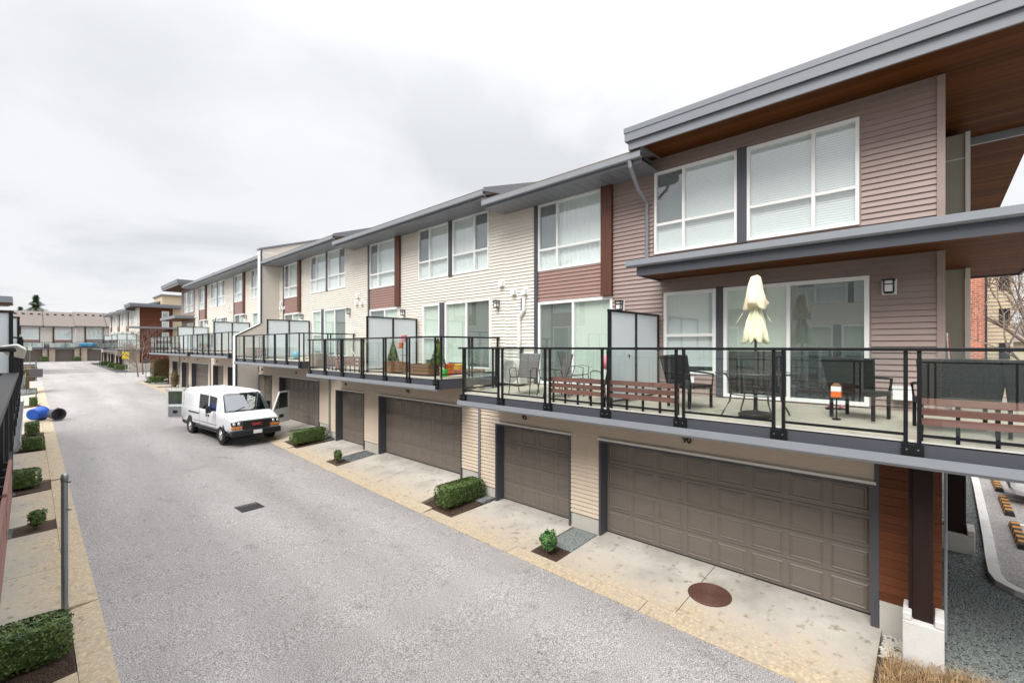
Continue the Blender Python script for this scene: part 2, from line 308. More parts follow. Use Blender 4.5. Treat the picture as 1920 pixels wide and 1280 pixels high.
# ------------------------------------------------------------------ helpers
ORG = {}                                    # world position of every empty / part origin
class MB:
    def __init__(s): s.v = []; s.f = []
    def pts(s, P, F):
        o = len(s.v); s.v += [tuple(p) for p in P]; s.f += [tuple(i + o for i in f) for f in F]; return s
    def box(s, x0, x1, y0, y1, z0, z1):
        return s.pts([(x, y, z) for z in (z0, z1) for y in (y0, y1) for x in (x0, x1)],
                     [(0, 2, 3, 1), (4, 5, 7, 6), (0, 1, 5, 4), (2, 6, 7, 3), (0, 4, 6, 2), (1, 3, 7, 5)])
    def hexa(s, P):                         # 8 points, bottom 4 ring then top 4 ring
        return s.pts(P, [(3, 2, 1, 0), (4, 5, 6, 7), (0, 1, 5, 4), (1, 2, 6, 5), (2, 3, 7, 6), (3, 0, 4, 7)])
    def quad(s, a, b, c, d): return s.pts([a, b, c, d], [(0, 1, 2, 3)])
    def prism(s, poly, d):                  # polygon of 3D points extruded by vector d
        n = len(poly); d = Vector(d)
        P = [Vector(p) for p in poly] + [Vector(p) + d for p in poly]
        return s.pts(P, [tuple(range(n - 1, -1, -1)), tuple(range(n, 2 * n))] + [(i, (i + 1) % n, n + (i + 1) % n, n + i) for i in range(n)])
    def tube(s, pts, r, n=8, cap=True):
        pts = [Vector(p) for p in pts]; k = len(pts)
        rs = r if isinstance(r, (list, tuple)) else [r] * k
        P = []
        for i, p in enumerate(pts):
            d = (pts[min(i + 1, k - 1)] - pts[max(i - 1, 0)])
            d = d.normalized() if d.length > 1e-9 else Vector((0, 0, 1))
            a = d.cross(Vector((0, 0, 1)) if abs(d.z) < .9 else Vector((1, 0, 0))).normalized(); b = d.cross(a)
            P += [p + (a * math.cos(2 * math.pi * j / n) + b * math.sin(2 * math.pi * j / n)) * rs[i] for j in range(n)]
        F = [(i * n + j, i * n + (j + 1) % n, (i + 1) * n + (j + 1) % n, (i + 1) * n + j) for i in range(k - 1) for j in range(n)]
        if cap: F += [tuple(range(n - 1, -1, -1)), tuple((k - 1) * n + j for j in range(n))]
        return s.pts(P, F)
    def lathe(s, prof, c=(0, 0, 0), n=20, wob=None, ring=False):
        P = []; k = len(prof)
        for i, (r, z) in enumerate(prof):
            for j in range(n):
                a = 2 * math.pi * j / n; q = r * (wob(i, a) if wob else 1)
                P.append((c[0] + q * math.cos(a), c[1] + q * math.sin(a), c[2] + z))
        F = [(i * n + j, i * n + (j + 1) % n, (i + 1) * n + (j + 1) % n, (i + 1) * n + j) for i in range(k - 1) for j in range(n)]
        if not ring: F += [tuple(range(n - 1, -1, -1)), tuple((k - 1) * n + j for j in range(n))]
        return s.pts(P, F)
    def xf(s, mtx):
        s.v = [tuple(mtx @ Vector(p)) for p in s.v]; return s
    def build(s, name, m, parent=None, world=True, smooth=False, bevel=0.0, recalc=True, kind=None, auto=None):
        me = bpy.data.meshes.new(name); me.from_pydata(s.v, [], s.f)
        if recalc:
            b = bmesh.new(); b.from_mesh(me); bmesh.ops.recalc_face_normals(b, faces=b.faces); b.to_mesh(me); b.free()
        me.materials.append(M[m] if isinstance(m, str) else m)
        if smooth: me.polygons.foreach_set('use_smooth', [True] * len(me.polygons))
        o = bpy.data.objects.new(name, me); COL.objects.link(o)
        if auto:
            md = o.modifiers.new('es', 'EDGE_SPLIT'); md.split_angle = R(auto)
        if bevel:
            md = o.modifiers.new('bev', 'BEVEL'); md.width = bevel; md.segments = 2; md.limit_method = 'ANGLE'; md.angle_limit = R(40)
        if parent is not None:
            o.parent = parent; pw = ORG.get(parent.name, Vector((0, 0, 0)))
            if world: o.location = -pw; ORG[o.name] = Vector((0, 0, 0))
            else: ORG[o.name] = pw
        else: ORG[o.name] = Vector((0, 0, 0))
        if kind: o['kind'] = kind
        return o
def thing(name, label, cat, loc=(0, 0, 0), rz=0, group=None):
    o = bpy.data.objects.new(name, None); COL.objects.link(o); o.location = loc; o.rotation_euler = (0, 0, rz); o.empty_display_size = .2
    o['label'] = label; o['category'] = cat
    if group: o['group'] = group
    ORG[o.name] = Vector(loc); return o
def tag(o, label, cat, group=None):
    o['label'] = label; o['category'] = cat
    if group: o['group'] = group
    return o
def structure(o): o['kind'] = 'structure'; return o
def dup(root, loc, rz, label=None, scale=None):
    r = root.copy(); COL.objects.link(r); r.location = loc; r.rotation_euler = (0, 0, rz)
    if label: r['label'] = label
    if scale: r.scale = scale
    for ch in root.children:
        c = ch.copy(); COL.objects.link(c); c.parent = r
        for g in ch.children:
            q = g.copy(); COL.objects.link(q); q.parent = c
    return r
def ray(u, v):
    a = (u - 960) / FOC; return Vector((math.sin(TH) + a * math.cos(TH), math.cos(TH) - a * math.sin(TH), (HOR - v) / FOC))
def yat(u, X): d = ray(u, 0); return d.y * X / d.x
def lerp_table(T, y):
    if y <= T[0][0]: return T[0][1]
    for (a, b), (c, d) in zip(T, T[1:]):
        if y <= c: return b + (d - b) * (y - a) / (c - a)
    return T[-1][1]
LANE = [(-60, -.75), (0, -.20), (8, -.11), (14, .02), (22, .27), (32, .52), (45, .86), (60, 1.15), (118, 1.66), (400, 2.1)]
def zl(y): return lerp_table(LANE, y)
LX0, LX1 = 0.82, 7.06                       # lane edges
# ------------------------------------------------------------------ ground, lane, drives
def strip(name, m, x0, x1, ys, dz=0.0, zf=zl, kind='structure'):
    b = MB(); P = [(x, y, zf(y) + dz) for y in ys for x in (x0, x1)]
    b.pts(P, [(2 * i, 2 * i + 1, 2 * i + 3, 2 * i + 2) for i in range(len(ys) - 1)])
    o = b.build(name, m); o['kind'] = kind; return o
b = MB(); ysg = [-150, -60, -20, 0, 8, 14, 22, 32, 45, 60, 118, 200, 400, 1500]
b.pts([(x, y, zl(min(y, 400)) - .16) for y in ysg for x in (-1200, -40, 0, 8, 60, 1500)],
      [(6 * i + j, 6 * i + j + 1, 6 * i + j + 7, 6 * i + j + 6) for i in range(len(ysg) - 1) for j in range(5)])
structure(b.build('ground', 'gravel'))
ysl = [-14] + [i * 2 for i in range(-6, 60)]
structure(strip('lane', 'asphalt', LX0, LX1, ysl))
structure(strip('cross_street', 'asphalt', -60, 60, [55.2, 58, 62, 66, 70.5], -.006))
structure(strip('forecourt', 'asphalt', -25, 25, [105, 110, 114, 117.2], -.006))
# pale worn crossing band of the side street
structure(strip('kerb_band', 'concrete', LX0 + .03, LX1 - .03, [70.4, 70.9], .005))

def slab_z(x, y, side, fl):
    if side > 0: t = (x - LX1) / (9.29 - LX1)
    else: t = (LX0 - x) / (LX0 + 1.80)
    z0 = zl(y) + .012
    return z0 + (fl - z0) * max(0, min(1, t))
def slab(name, m, x0, x1, y0, y1, side, fl, dz=0.0, thick=.10):
    n = max(1, int((y1 - y0) / 2)); b = MB(); ys = [y0 + (y1 - y0) * i / n for i in range(n + 1)]
    for a, c in zip(ys, ys[1:]):
        T = [(x0, a), (x1, a), (x1, c), (x0, c)]
        b.hexa([(x, y, slab_z(x, y, side, fl) - thick + dz) for x, y in T] + [(x, y, slab_z(x, y, side, fl) + dz) for x, y in T])
    return structure(b.build(name, m))

def leaf_box(x0, x1, y0, y1, z0, z1, n, size, rnd=0.07, taper=0.0, seed=1, shape='box'):
    """leaf-sized faces spread through the outer shell of a clipped shrub"""
    rg = random.Random(seed); b = MB(); c = Vector(((x0 + x1) / 2, (y0 + y1) / 2, (z0 + z1) / 2)); h = Vector(((x1 - x0) / 2, (y1 - y0) / 2, (z1 - z0) / 2))
    lump = [(rg.uniform(-1, 1), rg.uniform(-1, 1), rg.uniform(-1, 1), rg.uniform(.25, .6)) for _ in range(14)]
    for _ in range(n):
        if shape == 'box':
            p = [rg.uniform(-1, 1) for _ in range(3)]; k = rg.choices((0, 1, 2), (h.y * h.z, h.x * h.z, h.x * h.y * 1.3))[0]
            p[k] = rg.choice((-1, 1)); 
            if k == 2 and rg.random() < .85: p[k] = 1
            d = 1 - abs(rg.gauss(0, rnd)) + abs(rg.gauss(0, rnd * .35))
            e = max(abs(p[0]), abs(p[1])); p = [p[0] * d, p[1] * d, p[2] * d]
            rr = (abs(p[0]) ** 6 + abs(p[1]) ** 6 + abs(p[2]) ** 6) ** (1 / 6)
            if rr > 1.06: p = [q / rr * 1.06 for q in p]
        elif shape == 'cone':
            t = rg.random() ** .6; a = rg.uniform(0, 6.283); r = (1 - (1 - t)) * 1.0; z = 1 - 2 * t
            q = t * (1 - abs(rg.gauss(0, .12))) * (1 + .06 * math.sin(5 * a + 9 * t)); p = [q * math.cos(a), q * math.sin(a), z]
        else:
            v = Vector((rg.gauss(0, 1), rg.gauss(0, 1), rg.gauss(0, 1))).normalized(); f = 1
            for lx, ly, lz, lr in lump:
                dd = (v - Vector((lx, ly, lz)).normalized()).length
                if dd < lr: f += .34 * (1 - dd / lr)
            q = (1 - abs(rg.gauss(0, .20))) * f * .76 * (1.18 if rg.random() < .06 else 1); p = list(v * q)
        q = Vector((c.x + p[0] * h.x, c.y + p[1] * h.y, c.z + p[2] * h.z))
        s = size * rg.uniform(.6, 1.3)
        nrm = (Vector((p[0] / h.x, p[1] / h.y, p[2] / h.z)).normalized() + Vector((rg.gauss(0, .6), rg.gauss(0, .6), rg.gauss(.2, .6)))).normalized()
        a = nrm.cross(Vector((rg.gauss(0, 1), rg.gauss(0, 1), rg.gauss(0, 1)))).normalized(); bb = nrm.cross(a)
        b.pts([q - a * s, q - bb * s * .55 + nrm * s * .15, q + a * s, q + bb * s * .55 + nrm * s * .15], [(0, 1, 2, 3)])
    return b
hedge_seed = [10]
def hedge(label, x0, x1, y0, y1, z0, h, n, size=.022, leaf='leaf', shape='box', core=.80, cat='hedge'):
    hedge_seed[0] += 1
    t = thing('clipped_hedge' if shape == 'box' else 'shrub', label, cat, ((x0 + x1) / 2, (y0 + y1) / 2, z0))
    leaf_box(x0, x1, y0, y1, z0 + h * .10, z0 + h, n, size, seed=hedge_seed[0], shape=shape).build('foliage', leaf, t, recalc=False, kind='stuff')
    cx, cy, hx, hy = (x0 + x1) / 2, (y0 + y1) / 2, (x1 - x0) / 2 * core, (y1 - y0) / 2 * core
    if shape == 'box':
        k = MB().box(cx - hx, cx + hx, cy - hy, cy + hy, z0 + h * .16, z0 + h * (.5 + core / 2))
    else:
        k = MB().lathe([(.12 * hx, z0 + h * .15), (.8 * hx, z0 + h * .3), (.85 * hx, z0 + h * .55), (.5 * hx, z0 + h * .78), (.05, z0 + h * .86)], (cx, cy, 0), 9)
    k.build('inner_growth', leaf, t)
    s = MB(); rg = random.Random(hedge_seed[0])
    for i in range(max(3, int((x1 - x0) * 5))):
        x = rg.uniform(x0 + .1, x1 - .1); s.tube([(x, cy + rg.uniform(-.04, .04), z0 - .05), (x + rg.uniform(-.03, .03), cy, z0 + h * .35)], .012, 5)
    s.build('stem', 'bark', t)
    return t
def stones(name, x0, x1, y0, y1, zf, n, smin, smax, seed, parent=None, m='stone'):
    rg = random.Random(seed); b = MB()
    for _ in range(n):
        x, y = rg.uniform(x0, x1), rg.uniform(y0, y1); s = rg.uniform(smin, smax); z = zf(x, y) + s * .25
        P = []
        for d in ((1, 0, 0), (0, 1, 0), (-1, 0, 0), (0, -1, 0), (0, 0, 1), (0, 0, -1)):
            q = s * rg.uniform(.6, 1.25); P.append((x + d[0] * q, y + d[1] * q, z + d[2] * q * .8))
        b.pts(P, [(0, 1, 4), (1, 2, 4), (2, 3, 4), (3, 0, 4), (1, 0, 5), (2, 1, 5), (3, 2, 5), (0, 3, 5)])
    return b.build(name, m, parent, kind='stuff')

def drive_side(side, ranges, y0, y1):
    """continuous edge band along the lane, then slabs (ya,yb,floor,joint) reaching the garage doors"""
    xa, xb = (LX1 - .005, LX1 + .36) if side > 0 else (LX0 - .36, LX0 + .005)
    y = y0; 
    fl = lambda q: next((r[2] for r in ranges if r[0] - 1.2 <= q <= r[1] + 1.2), ranges[-1][2])
    while y < y1 - .1:
        e = min(y + 3.1, y1); f = fl((y + e) / 2)
        slab('edge_band', 'slab_right' if side > 0 else 'slab_left', xa, xb, y + .006, e - .006, side, f); y = e
    for (ya, yb, f, joint) in ranges:
        sx0, sx1 = (LX1 + .366, 9.33) if side > 0 else (-1.86, LX0 - .366)
        seg = [ya, yb] if joint is None else [ya, joint, yb]
        for a, c in zip(seg, seg[1:]):
            slab('driveway', 'slab_right' if side > 0 else 'slab_left', sx0, sx1, a + .007, c - .007, side, f)
# ------------------------------------------------------------------ townhouse rows
XW, XG, XD, XF, XE = 10.1, 9.02, 9.29, 7.70, 9.10
class Frame:
    """wall-local frame: s along the wall, z up, t out of the wall"""
    def __init__(f, o, a, n): f.o = Vector((*o, 0)); f.a = Vector((*a, 0)); f.n = Vector((*n, 0))
    def p(f, s, z, t=0.0): q = f.o + f.a * s + f.n * t; return (q.x, q.y, z)
    def box(f, b, s0, s1, z0, z1, t0, t1):
        return b.hexa([f.p(s0, z0, t0), f.p(s1, z0, t0), f.p(s1, z0, t1), f.p(s0, z0, t1), f.p(s0, z1, t0), f.p(s1, z1, t0), f.p(s1, z1, t1), f.p(s0, z1, t1)])
def cut(s0, s1, z0, z1, ops):
    """intervals of s that stay wall between z0 and z1"""
    iv = [(s0, s1)]
    for (a, b_, c, d) in ops:
        if c < z1 - 1e-4 and d > z0 + 1e-4:
            nv = []
            for (p, q) in iv:
                if b_ <= p or a >= q: nv.append((p, q))
                else:
                    if a > p: nv.append((p, a))
                    if b_ < q: nv.append((b_, q))
            iv = nv
    return [(p, q) for p, q in iv if q - p > .012]
def backing(fr, parent, s0, s1, z0, z1, ops, m, t=.0, d=.14, name='wall'):
    zs = sorted({z0, z1, *[min(max(o[2], z0), z1) for o in ops], *[min(max(o[3], z0), z1) for o in ops]}); b = MB()
    for a, c in zip(zs, zs[1:]):
        if c - a < 1e-4: continue
        for p, q in cut(s0, s1, a, c, ops): fr.box(b, p, q, a, c, t - d, t)
    if b.v: return b.build(name, m, parent)
def siding(fr, parent, s0, s1, z0, z1, ops, m, single=False, ex=.1016, gap=.009):
    """lapped boards: bottom edge 17 mm proud, top edge 3 mm proud"""
    z = z0; all_ = MB(); g = .003
    while z < z1 - .02:
        e = min(z + ex, z1)
        zz = sorted({z, e, *[o[2] for o in ops if z < o[2] < e], *[o[3] for o in ops if z < o[3] < e]})
        for a, c in zip(zz, zz[1:]):
            if c - a < .008: continue
            for p, q in cut(s0, s1, a, c, ops):
                k0 = .027 - .024 * (a - z) / ex; k1 = .027 - .024 * (c - z) / ex
                if a == z: a += gap
                b = MB() if single else all_
                b.hexa([fr.p(p, a, .001), fr.p(q, a, .001), fr.p(q, a, k0), fr.p(p, a, k0), fr.p(p, c, .001), fr.p(q, c, .001), fr.p(q, c, k1), fr.p(p, c, k1)])
                if single: b.build('siding_board', m, parent)
        z = e
    if not single and all_.v: all_.build('siding', m, parent, kind='stuff')
def win(fr, parent, s0, s1, z0, z1, cols, transom=None, inner='curtain', name='window', bar=.055, far=False, shade=1.0, dark_cols=(), seed=0):
    """white framed window: frame, one pane per light, blind or curtain and a dark room behind"""
    rg = random.Random(seed + int(s0 * 100)); b = MB()
    fr.box(b, s0, s1, z0, z0 + bar, -.10, .03); fr.box(b, s0, s1, z1 - bar, z1, -.10, .03)
    fr.box(b, s0, s0 + bar, z0 + bar, z1 - bar, -.10, .029); fr.box(b, s1 - bar, s1, z0 + bar, z1 - bar, -.10, .029)
    xs = [s0 + bar] + [c for c in cols] + [s1 - bar]
    for c in cols: fr.box(b, c - .03, c + .03, z0 + bar, z1 - bar, -.09, .024)
    if transom: fr.box(b, s0 + bar, s1 - bar, transom - .03, transom + .03, -.085, .021)
    f = b.build(name, 'white', parent)
    for i, (a, c) in enumerate(zip(xs, xs[1:])):
        a += .03 if i else 0; c -= .03 if i < len(xs) - 2 else 0
        for (za, zb) in ([(z0 + bar, transom - .03), (transom + .03, z1 - bar)] if transom else [(z0 + bar, z1 - bar)]):
            q = MB(); q.quad(fr.p(a, za, -.02), fr.p(c, za, -.02), fr.p(c, zb, -.02), fr.p(a, zb, -.02)); q.build('pane', 'pane', f, recalc=False)
            if i in dark_cols and (not transom or za > transom):      # insect screen of the opening light
                q = MB(); q.quad(fr.p(a, za, -.035), fr.p(c, za, -.035), fr.p(c, zb, -.035), fr.p(a, zb, -.035)); q.build('insect_screen', 'screen_mesh', f, recalc=False)
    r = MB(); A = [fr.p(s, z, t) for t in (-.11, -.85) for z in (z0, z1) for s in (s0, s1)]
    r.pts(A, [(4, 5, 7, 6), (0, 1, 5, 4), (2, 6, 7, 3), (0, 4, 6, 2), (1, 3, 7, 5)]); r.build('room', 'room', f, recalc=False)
    zb = z1 - (z1 - z0) * shade
    if inner == 'blind' and not far:
        q = MB(); n = int((z1 - zb) / .048)
        for i in range(n):
            z = z1 - .05 - i * .048
            if z < zb: break
            q.pts([fr.p(s0 + .04, z, -.095), fr.p(s1 - .04, z, -.095), fr.p(s1 - .04, z - .050, -.083), fr.p(s0 + .04, z - .050, -.083)], [(0, 1, 2, 3)])
        q.build('blind', 'blind', f, recalc=False, kind='stuff')
    elif inner:
        q = MB(); n = 2 if (far or inner == 'shade') else 46; P = []
        for i in range(n + 1):
            s = s0 + .04 + (s1 - s0 - .08) * i / n; d = -.09 - (0 if n == 2 else .018 * (1 + math.sin(i * 1.9 + rg.random())))
            P += [fr.p(s, zb, d), fr.p(s, z1 - .03, d)]
        q.pts(P, [(2 * i, 2 * i + 2, 2 * i + 3, 2 * i + 1) for i in range(n)]); q.build('curtain', 'shade_green' if inner == 'shade' else 'blind', f, recalc=False)
    return f
def garage_door(fr, parent, s0, s1, z0, z1, cols, rows=4, panels=True):
    """recessed sectional door; fr is the wall face, door leaf stands 0.27 behind it"""
    b = MB(); h = (z1 - z0) / rows
    for i in range(rows): fr.box(b, s0, s1, z0 + i * h + (.004 if i else .0), z0 + (i + 1) * h - .004, -.33, -.27)
    fr.box(b, s0, s1, z0, z1, -.36, -.325)
    d = b.build('garage_door', 'door_taupe', parent)
    q = MB(); fr.box(q, s0, s1, z0 - .02, z0 + .022, -.29, -.262); q.build('weather_seal', 'rubber', d)
    if panels:
        w = (s1 - s0) / cols
        for i in range(rows):
            for j in range(cols):
                a, c, e, f = s0 + j * w + .075, s0 + (j + 1) * w - .075, z0 + i * h + .085, z0 + (i + 1) * h - .085
                q = MB(); k = .035
                ring = lambda ins, t: [fr.p(a + ins, e + ins, t), fr.p(c - ins, e + ins, t), fr.p(c - ins, f - ins, t), fr.p(a + ins, f - ins, t)]
                P = ring(-.028, -.269) + ring(0, -.253) + ring(.018, -.266) + ring(.045, -.258)
                F = [(4 * r + x, 4 * r + (x + 1) % 4, 4 * r + 4 + (x + 1) % 4, 4 * r + 4 + x) for r in range(3) for x in range(4)] + [(12, 13, 14, 15)]
                q.pts(P, F).build('door_panel', 'door_taupe', d, recalc=False)
    jb = MB()
    for s in (s0 - .05, s1): fr.box(jb, s, s + .05, z0 - .02, z1 + .05, -.33, .038)
    fr.box(jb, s0 - .001, s1 + .001, z1 + .001, z1 + .05, -.33, .036)
    jb.build('door_jamb', 'trim_dark', parent)
    fl = MB(); fr.box(fl, s0 - .07, s1 + .07, z1 + .052, z1 + .10, .0, .065); fl.build('head_flashing', 'offwhite', parent)
def lantern(fr, parent, s, z, plate=True):
    b = MB()
    fr.box(b, s - .085, s + .085, z + .10, z + .125, .03, .20); fr.box(b, s - .06, s + .06, z - .115, z - .085, .05, .17)
    for q in (-.07, .055): 
        for t in (.045, .17): fr.box(b, s + q, s + q + .015, z - .09, z + .10, t, t + .015)
    fr.box(b, s - .07, s + .07, z + .03, z + .045, .043, .187)
    o = b.build('wall_lantern', 'black_metal', parent)
    q = MB(); fr.box(q, s - .052, s + .052, z - .083, z + .098, .062, .168); q.build('lamp_glass', 'white', o)
    if plate: q = MB(); fr.box(q, s - .10, s + .10, z - .13, z + .13, .0, .03); q.build('back_plate', 'white', o)
def vent(fr, parent, s, z):
    b = MB(); fr.box(b, s - .10, s + .10, z - .10, z + .10, .0, .03)
    b.pts([fr.p(s - .08, z + .09, .02), fr.p(s + .08, z + .09, .02), fr.p(s + .08, z - .07, .02), fr.p(s - .08, z - .07, .02), fr.p(s - .08, z + .05, .13), fr.p(s + .08, z + .05, .13), fr.p(s + .08, z - .085, .13), fr.p(s - .08, z - .085, .13)],
          [(0, 1, 5, 4), (4, 5, 6, 7), (0, 4, 7, 3), (1, 2, 6, 5), (3, 7, 6, 2)])
    b.build('vent_hood', 'white', parent)
def numerals(fr, parent, text, s, z, h=.135):
    """door number as a text mesh read from the lane"""
    cu = bpy.data.curves.new('house_number', 'FONT'); cu.body = text; cu.size = h * 1.35; cu.extrude = .006; cu.align_x = 'CENTER'; cu.offset = .004
    tmp = bpy.data.objects.new('tmp', cu); COL.objects.link(tmp); bpy.context.view_layer.update()
    me = bpy.data.meshes.new_from_object(tmp); bpy.data.objects.remove(tmp)
    rt = -fr.a                                # reading direction as seen from outside
    if (rt.cross(Vector((0, 0, 1))) - fr.n).length > 1: rt = fr.a
    o = bpy.data.objects.new('house_number', me); COL.objects.link(o); base = Vector(fr.p(s, z, .028))
    for v in me.vertices:
        c = v.co.copy(); v.co = base + rt * c.x + Vector((0, 0, 1)) * c.y + fr.n * c.z
    me.materials.append(M['ink']); o.parent = parent; o.location = -ORG[parent.name]
def downspout(parent, pts, m='grey_metal', w=.042):
    MB().tube(pts, w, 4).build('downspout', m, parent)
def eave(parent, X, sx, y0, y1, z, wallX, m='grey_metal', lite=False):
    """gutter, soffit, fascia and low pitched shingle roof on one unit; sx=+1 roof rises towards +X"""
    def bx(b, xa, xb, *a): xs = sorted((X + sx * xa, X + sx * xb)); return b.box(xs[0], xs[1], *a)
    g = MB()
    prof = [(0, 0), (0, .125), (.012, .125), (.012, .02), (.105, .02), (.105, 0), (.03, -.028)]
    g.prism([(X + sx * a, y0 - .03, z - .125 + c) for a, c in prof], (0, y1 - y0 + .06, 0)); g.build('gutter', 'grey_light', parent)
    f = MB(); bx(f, .108, .14, y0, y1, z - .22, z - .01); f.build('fascia', m, parent)
    s = MB(); d = abs(wallX - X); n = int((y1 - y0) / .30)
    if lite: bx(s, .14, d + .05, y0, y1, z - .205, z - .185)
    else:
        for i in range(n):
            a = y0 + (y1 - y0) * i / n; c = y0 + (y1 - y0) * (i + 1) / n
            bx(s, .14, d + .05, a + .006, c - .006, z - .205, z - .185)
        bx(s, .14, d + .05, y0, y1, z - .187, z - .17)
    s.build('soffit', 'grey_metal', parent)
    r = MB(); rise = .33; Lr = 5.2
    r.prism([(X + sx * .03, y0 - .02, z), (X + sx * .03, y0 - .02, z + .05), (X + sx * Lr, y0 - .02, z + .05 + rise * Lr), (X + sx * Lr, y0 - .02, z - .1 + rise * Lr), (X + sx * .15, y0 - .02, z - .1)], (0, y1 - y0 + .04, 0))
    ro = r.build('roof', 'shingle', parent)
    for y in (y0 - .045, y1 + .02):
        t = MB(); t.prism([(X + sx * .03, y, z - .02), (X + sx * .03, y, z + .09), (X + sx * Lr, y, z + .09 + rise * Lr), (X + sx * Lr, y, z - .16 + rise * Lr), (X + sx * 1.0, y, z - .16 + rise * .8)], (0, .025, 0)); t.build('rake_trim', m, ro)

def balcony(label, y0, y1, dz, posts, slats=(), X=XF, sx=1, end0=True, end1=True, wallX=XW, cap=.09, group=None, lite=False, gutter=True, so=.035):
    """deck on joists with gutter, fascia, black posts, glass, top and bottom rail. sx=+1: street side is -X"""
    zt = 3.12 + dz; zw = 3.24 + dz; t = thing('balcony', label, 'balcony', (X, (y0 + y1) / 2, 2.85 + dz), 0, group)
    q = lambda a: X + sx * a; d = abs(wallX - X)
    def bx(b, xa, xb, *r): xs = sorted((q(xa), q(xb))); return b.box(xs[0], xs[1], *r)
    s = MB(); s.prism([(q(.0), y0, zt - .03), (q(.0), y0, zt), (q(d), y0, zw), (q(d), y0, zw - .03)], (0, y1 - y0, 0)); s.build('deck', 'deck_conc', t)
    b = MB(); bx(b, -.012, .02, y0 - .012, y1 + .012, zt - .012, zt + .012); bx(b, -.012, d, y0 - .012, y0 + .03, zt - .012, zt + .011); bx(b, -.012, d, y1 - .03, y1 + .012, zt - .012, zt + .011); b.build('drip_edge', 'offwhite', t)
    b = MB(); bx(b, .0, .04, y0, y1, zt - .30, zt - .012); bx(b, .04, d, y0, y0 + .04, zt - .30, zt - .013); bx(b, .04, d, y1 - .04, y1, zt - .30, zt - .013); b.build('fascia_board', 'trim_dark', t)
    b = MB(); bx(b, .04, d, y0 + .04, y1 - .04, zt - .29, zt - .26); b.build('underside', 'trim_dark', t)  # dark colour put here to cut bounced light below the deck
    if gutter: g = MB(); g.prism([(q(a), y0 - .03, zt - .175 - .125 + c) for a, c in ((-.125, .01), (-.125, .125), (-.113, .125), (-.113, .02), (-.002, .02), (-.002, -.03), (-.09, -.03))], (0, y1 - y0 + .06, 0)); g.build('gutter', 'grey_light', t)
    pt = 4.31 + dz; px = -.035                     # rail line, outside the fascia
    r = MB(); xs = sorted((q(px - cap / 2), q(px + cap / 2))); r.box(xs[0], xs[1], y0 - .05, y1 + .05, pt - .045, pt); r.build('top_rail', 'black_metal', t, bevel=.006)
    pw = .022
    for i, py in enumerate(posts):
        if i == 0: ys = [py + .02]
        elif i == len(posts) - 1: ys = [py - .02]
        else: ys = [py - .065, py + .065]
        for yy in ys:
            p = MB(); bx(p, px - pw, px + pw, yy - pw, yy + pw, zt - .26, pt - .045); p.build('post', 'black_metal', t)
        k = MB(); bx(k, px - .018, .0, py - .11, py + .11, zt - .27, zt - .04); br = k.build('bracket', 'black_metal', t)
        if not lite:
            for a in (-.055, .055):
                for c in (-.10, -.21):
                    MB().tube([(q(px - .014), py + a, zt + c), (q(px - .028), py + a, zt + c)], .011, 8).build('bolt', 'steel', br)
    for i, (a, c) in enumerate(zip(posts, posts[1:])):
        a1 = a + (.045 if i == 0 else .09); c1 = c - (.045 if i == len(posts) - 2 else .09)
        g = MB(); bx(g, px - .004, px + .004, a1, c1, zt + .12, pt - .05); g.build('glass_panel', 'rail_glass', t)
        b = MB(); bx(b, px - .016, px + .016, a1 - .02, c1 + .02, zt + .07, zt + .105); b.build('bottom_rail', 'black_metal', t)
        if i in slats:
            for k in range(3):
                z = zt + .215 + k * .125
                b = MB(); bx(b, so, so + .022, a + .05, c - .05, z, z + .088); b.build('slat', 'slat_wood', t)
            b = MB()
            for f in (0, .25, .5, .75, 1): y = a + .08 + (c - a - .16) * f; bx(b, *((.058, .085) if so > 0 else (so + .023, -.058)), y - .02, y + .02, zt + .005, zt + .535)
            b.build('slat_bearer', 'black_metal', t)
    for fl, y, sg in ((end0, y0, 1), (end1, y1, -1)):
        if not fl: continue
        r = MB(); bx(r, px, d - .02, y - .045, y + .045, pt - .045, pt - .001); r.build('end_rail', 'black_metal', t)
        for a, c in ((.12, d * .5 - .06), (d * .5 + .06, d - .08)):
            for xx in (a, c):
                p = MB(); bx(p, xx - pw, xx + pw, y - pw, y + pw, zt - .02, pt - .045); p.build('post', 'black_metal', t)
            g = MB(); bx(g, a + .03, c - .03, y - .004, y + .004, zt + .16, pt - .05); g.build('glass_panel', 'rail_glass', t)
            b = MB(); bx(b, a, c, y - .016, y + .016, zt + .10, zt + .135); b.build('bottom_rail', 'black_metal', t)
    return t
def privacy_screen(label, y, dz, xa, xb, group=None):
    zd = 3.13 + dz; zt = 5.02 + dz; t = thing('privacy_screen', label, 'screen', ((xa + xb) / 2, y, zd), 0, group); b = MB(); x0, x1 = sorted((xa, xb)); xm = (x0 + x1) / 2
    for x in (x0, xm - .03, x1 - .06): b.box(x, x + .06, y - .03, y + .03, zd - .02, zt)
    b.box(x0 - .01, x1 + .01, y - .032, y + .032, zt, zt + .045); b.box(x0 + .06, x1 - .06, y - .02, y + .02, zd + .08, zd + .12)
    b.build('frame', 'black_metal', t)
    for a, c in ((x0 + .06, xm - .03), (xm + .03, x1 - .06)): MB().box(a, c, y - .006, y + .006, zd + .12, zt).build('frosted_panel', 'frosted', t)
    return t

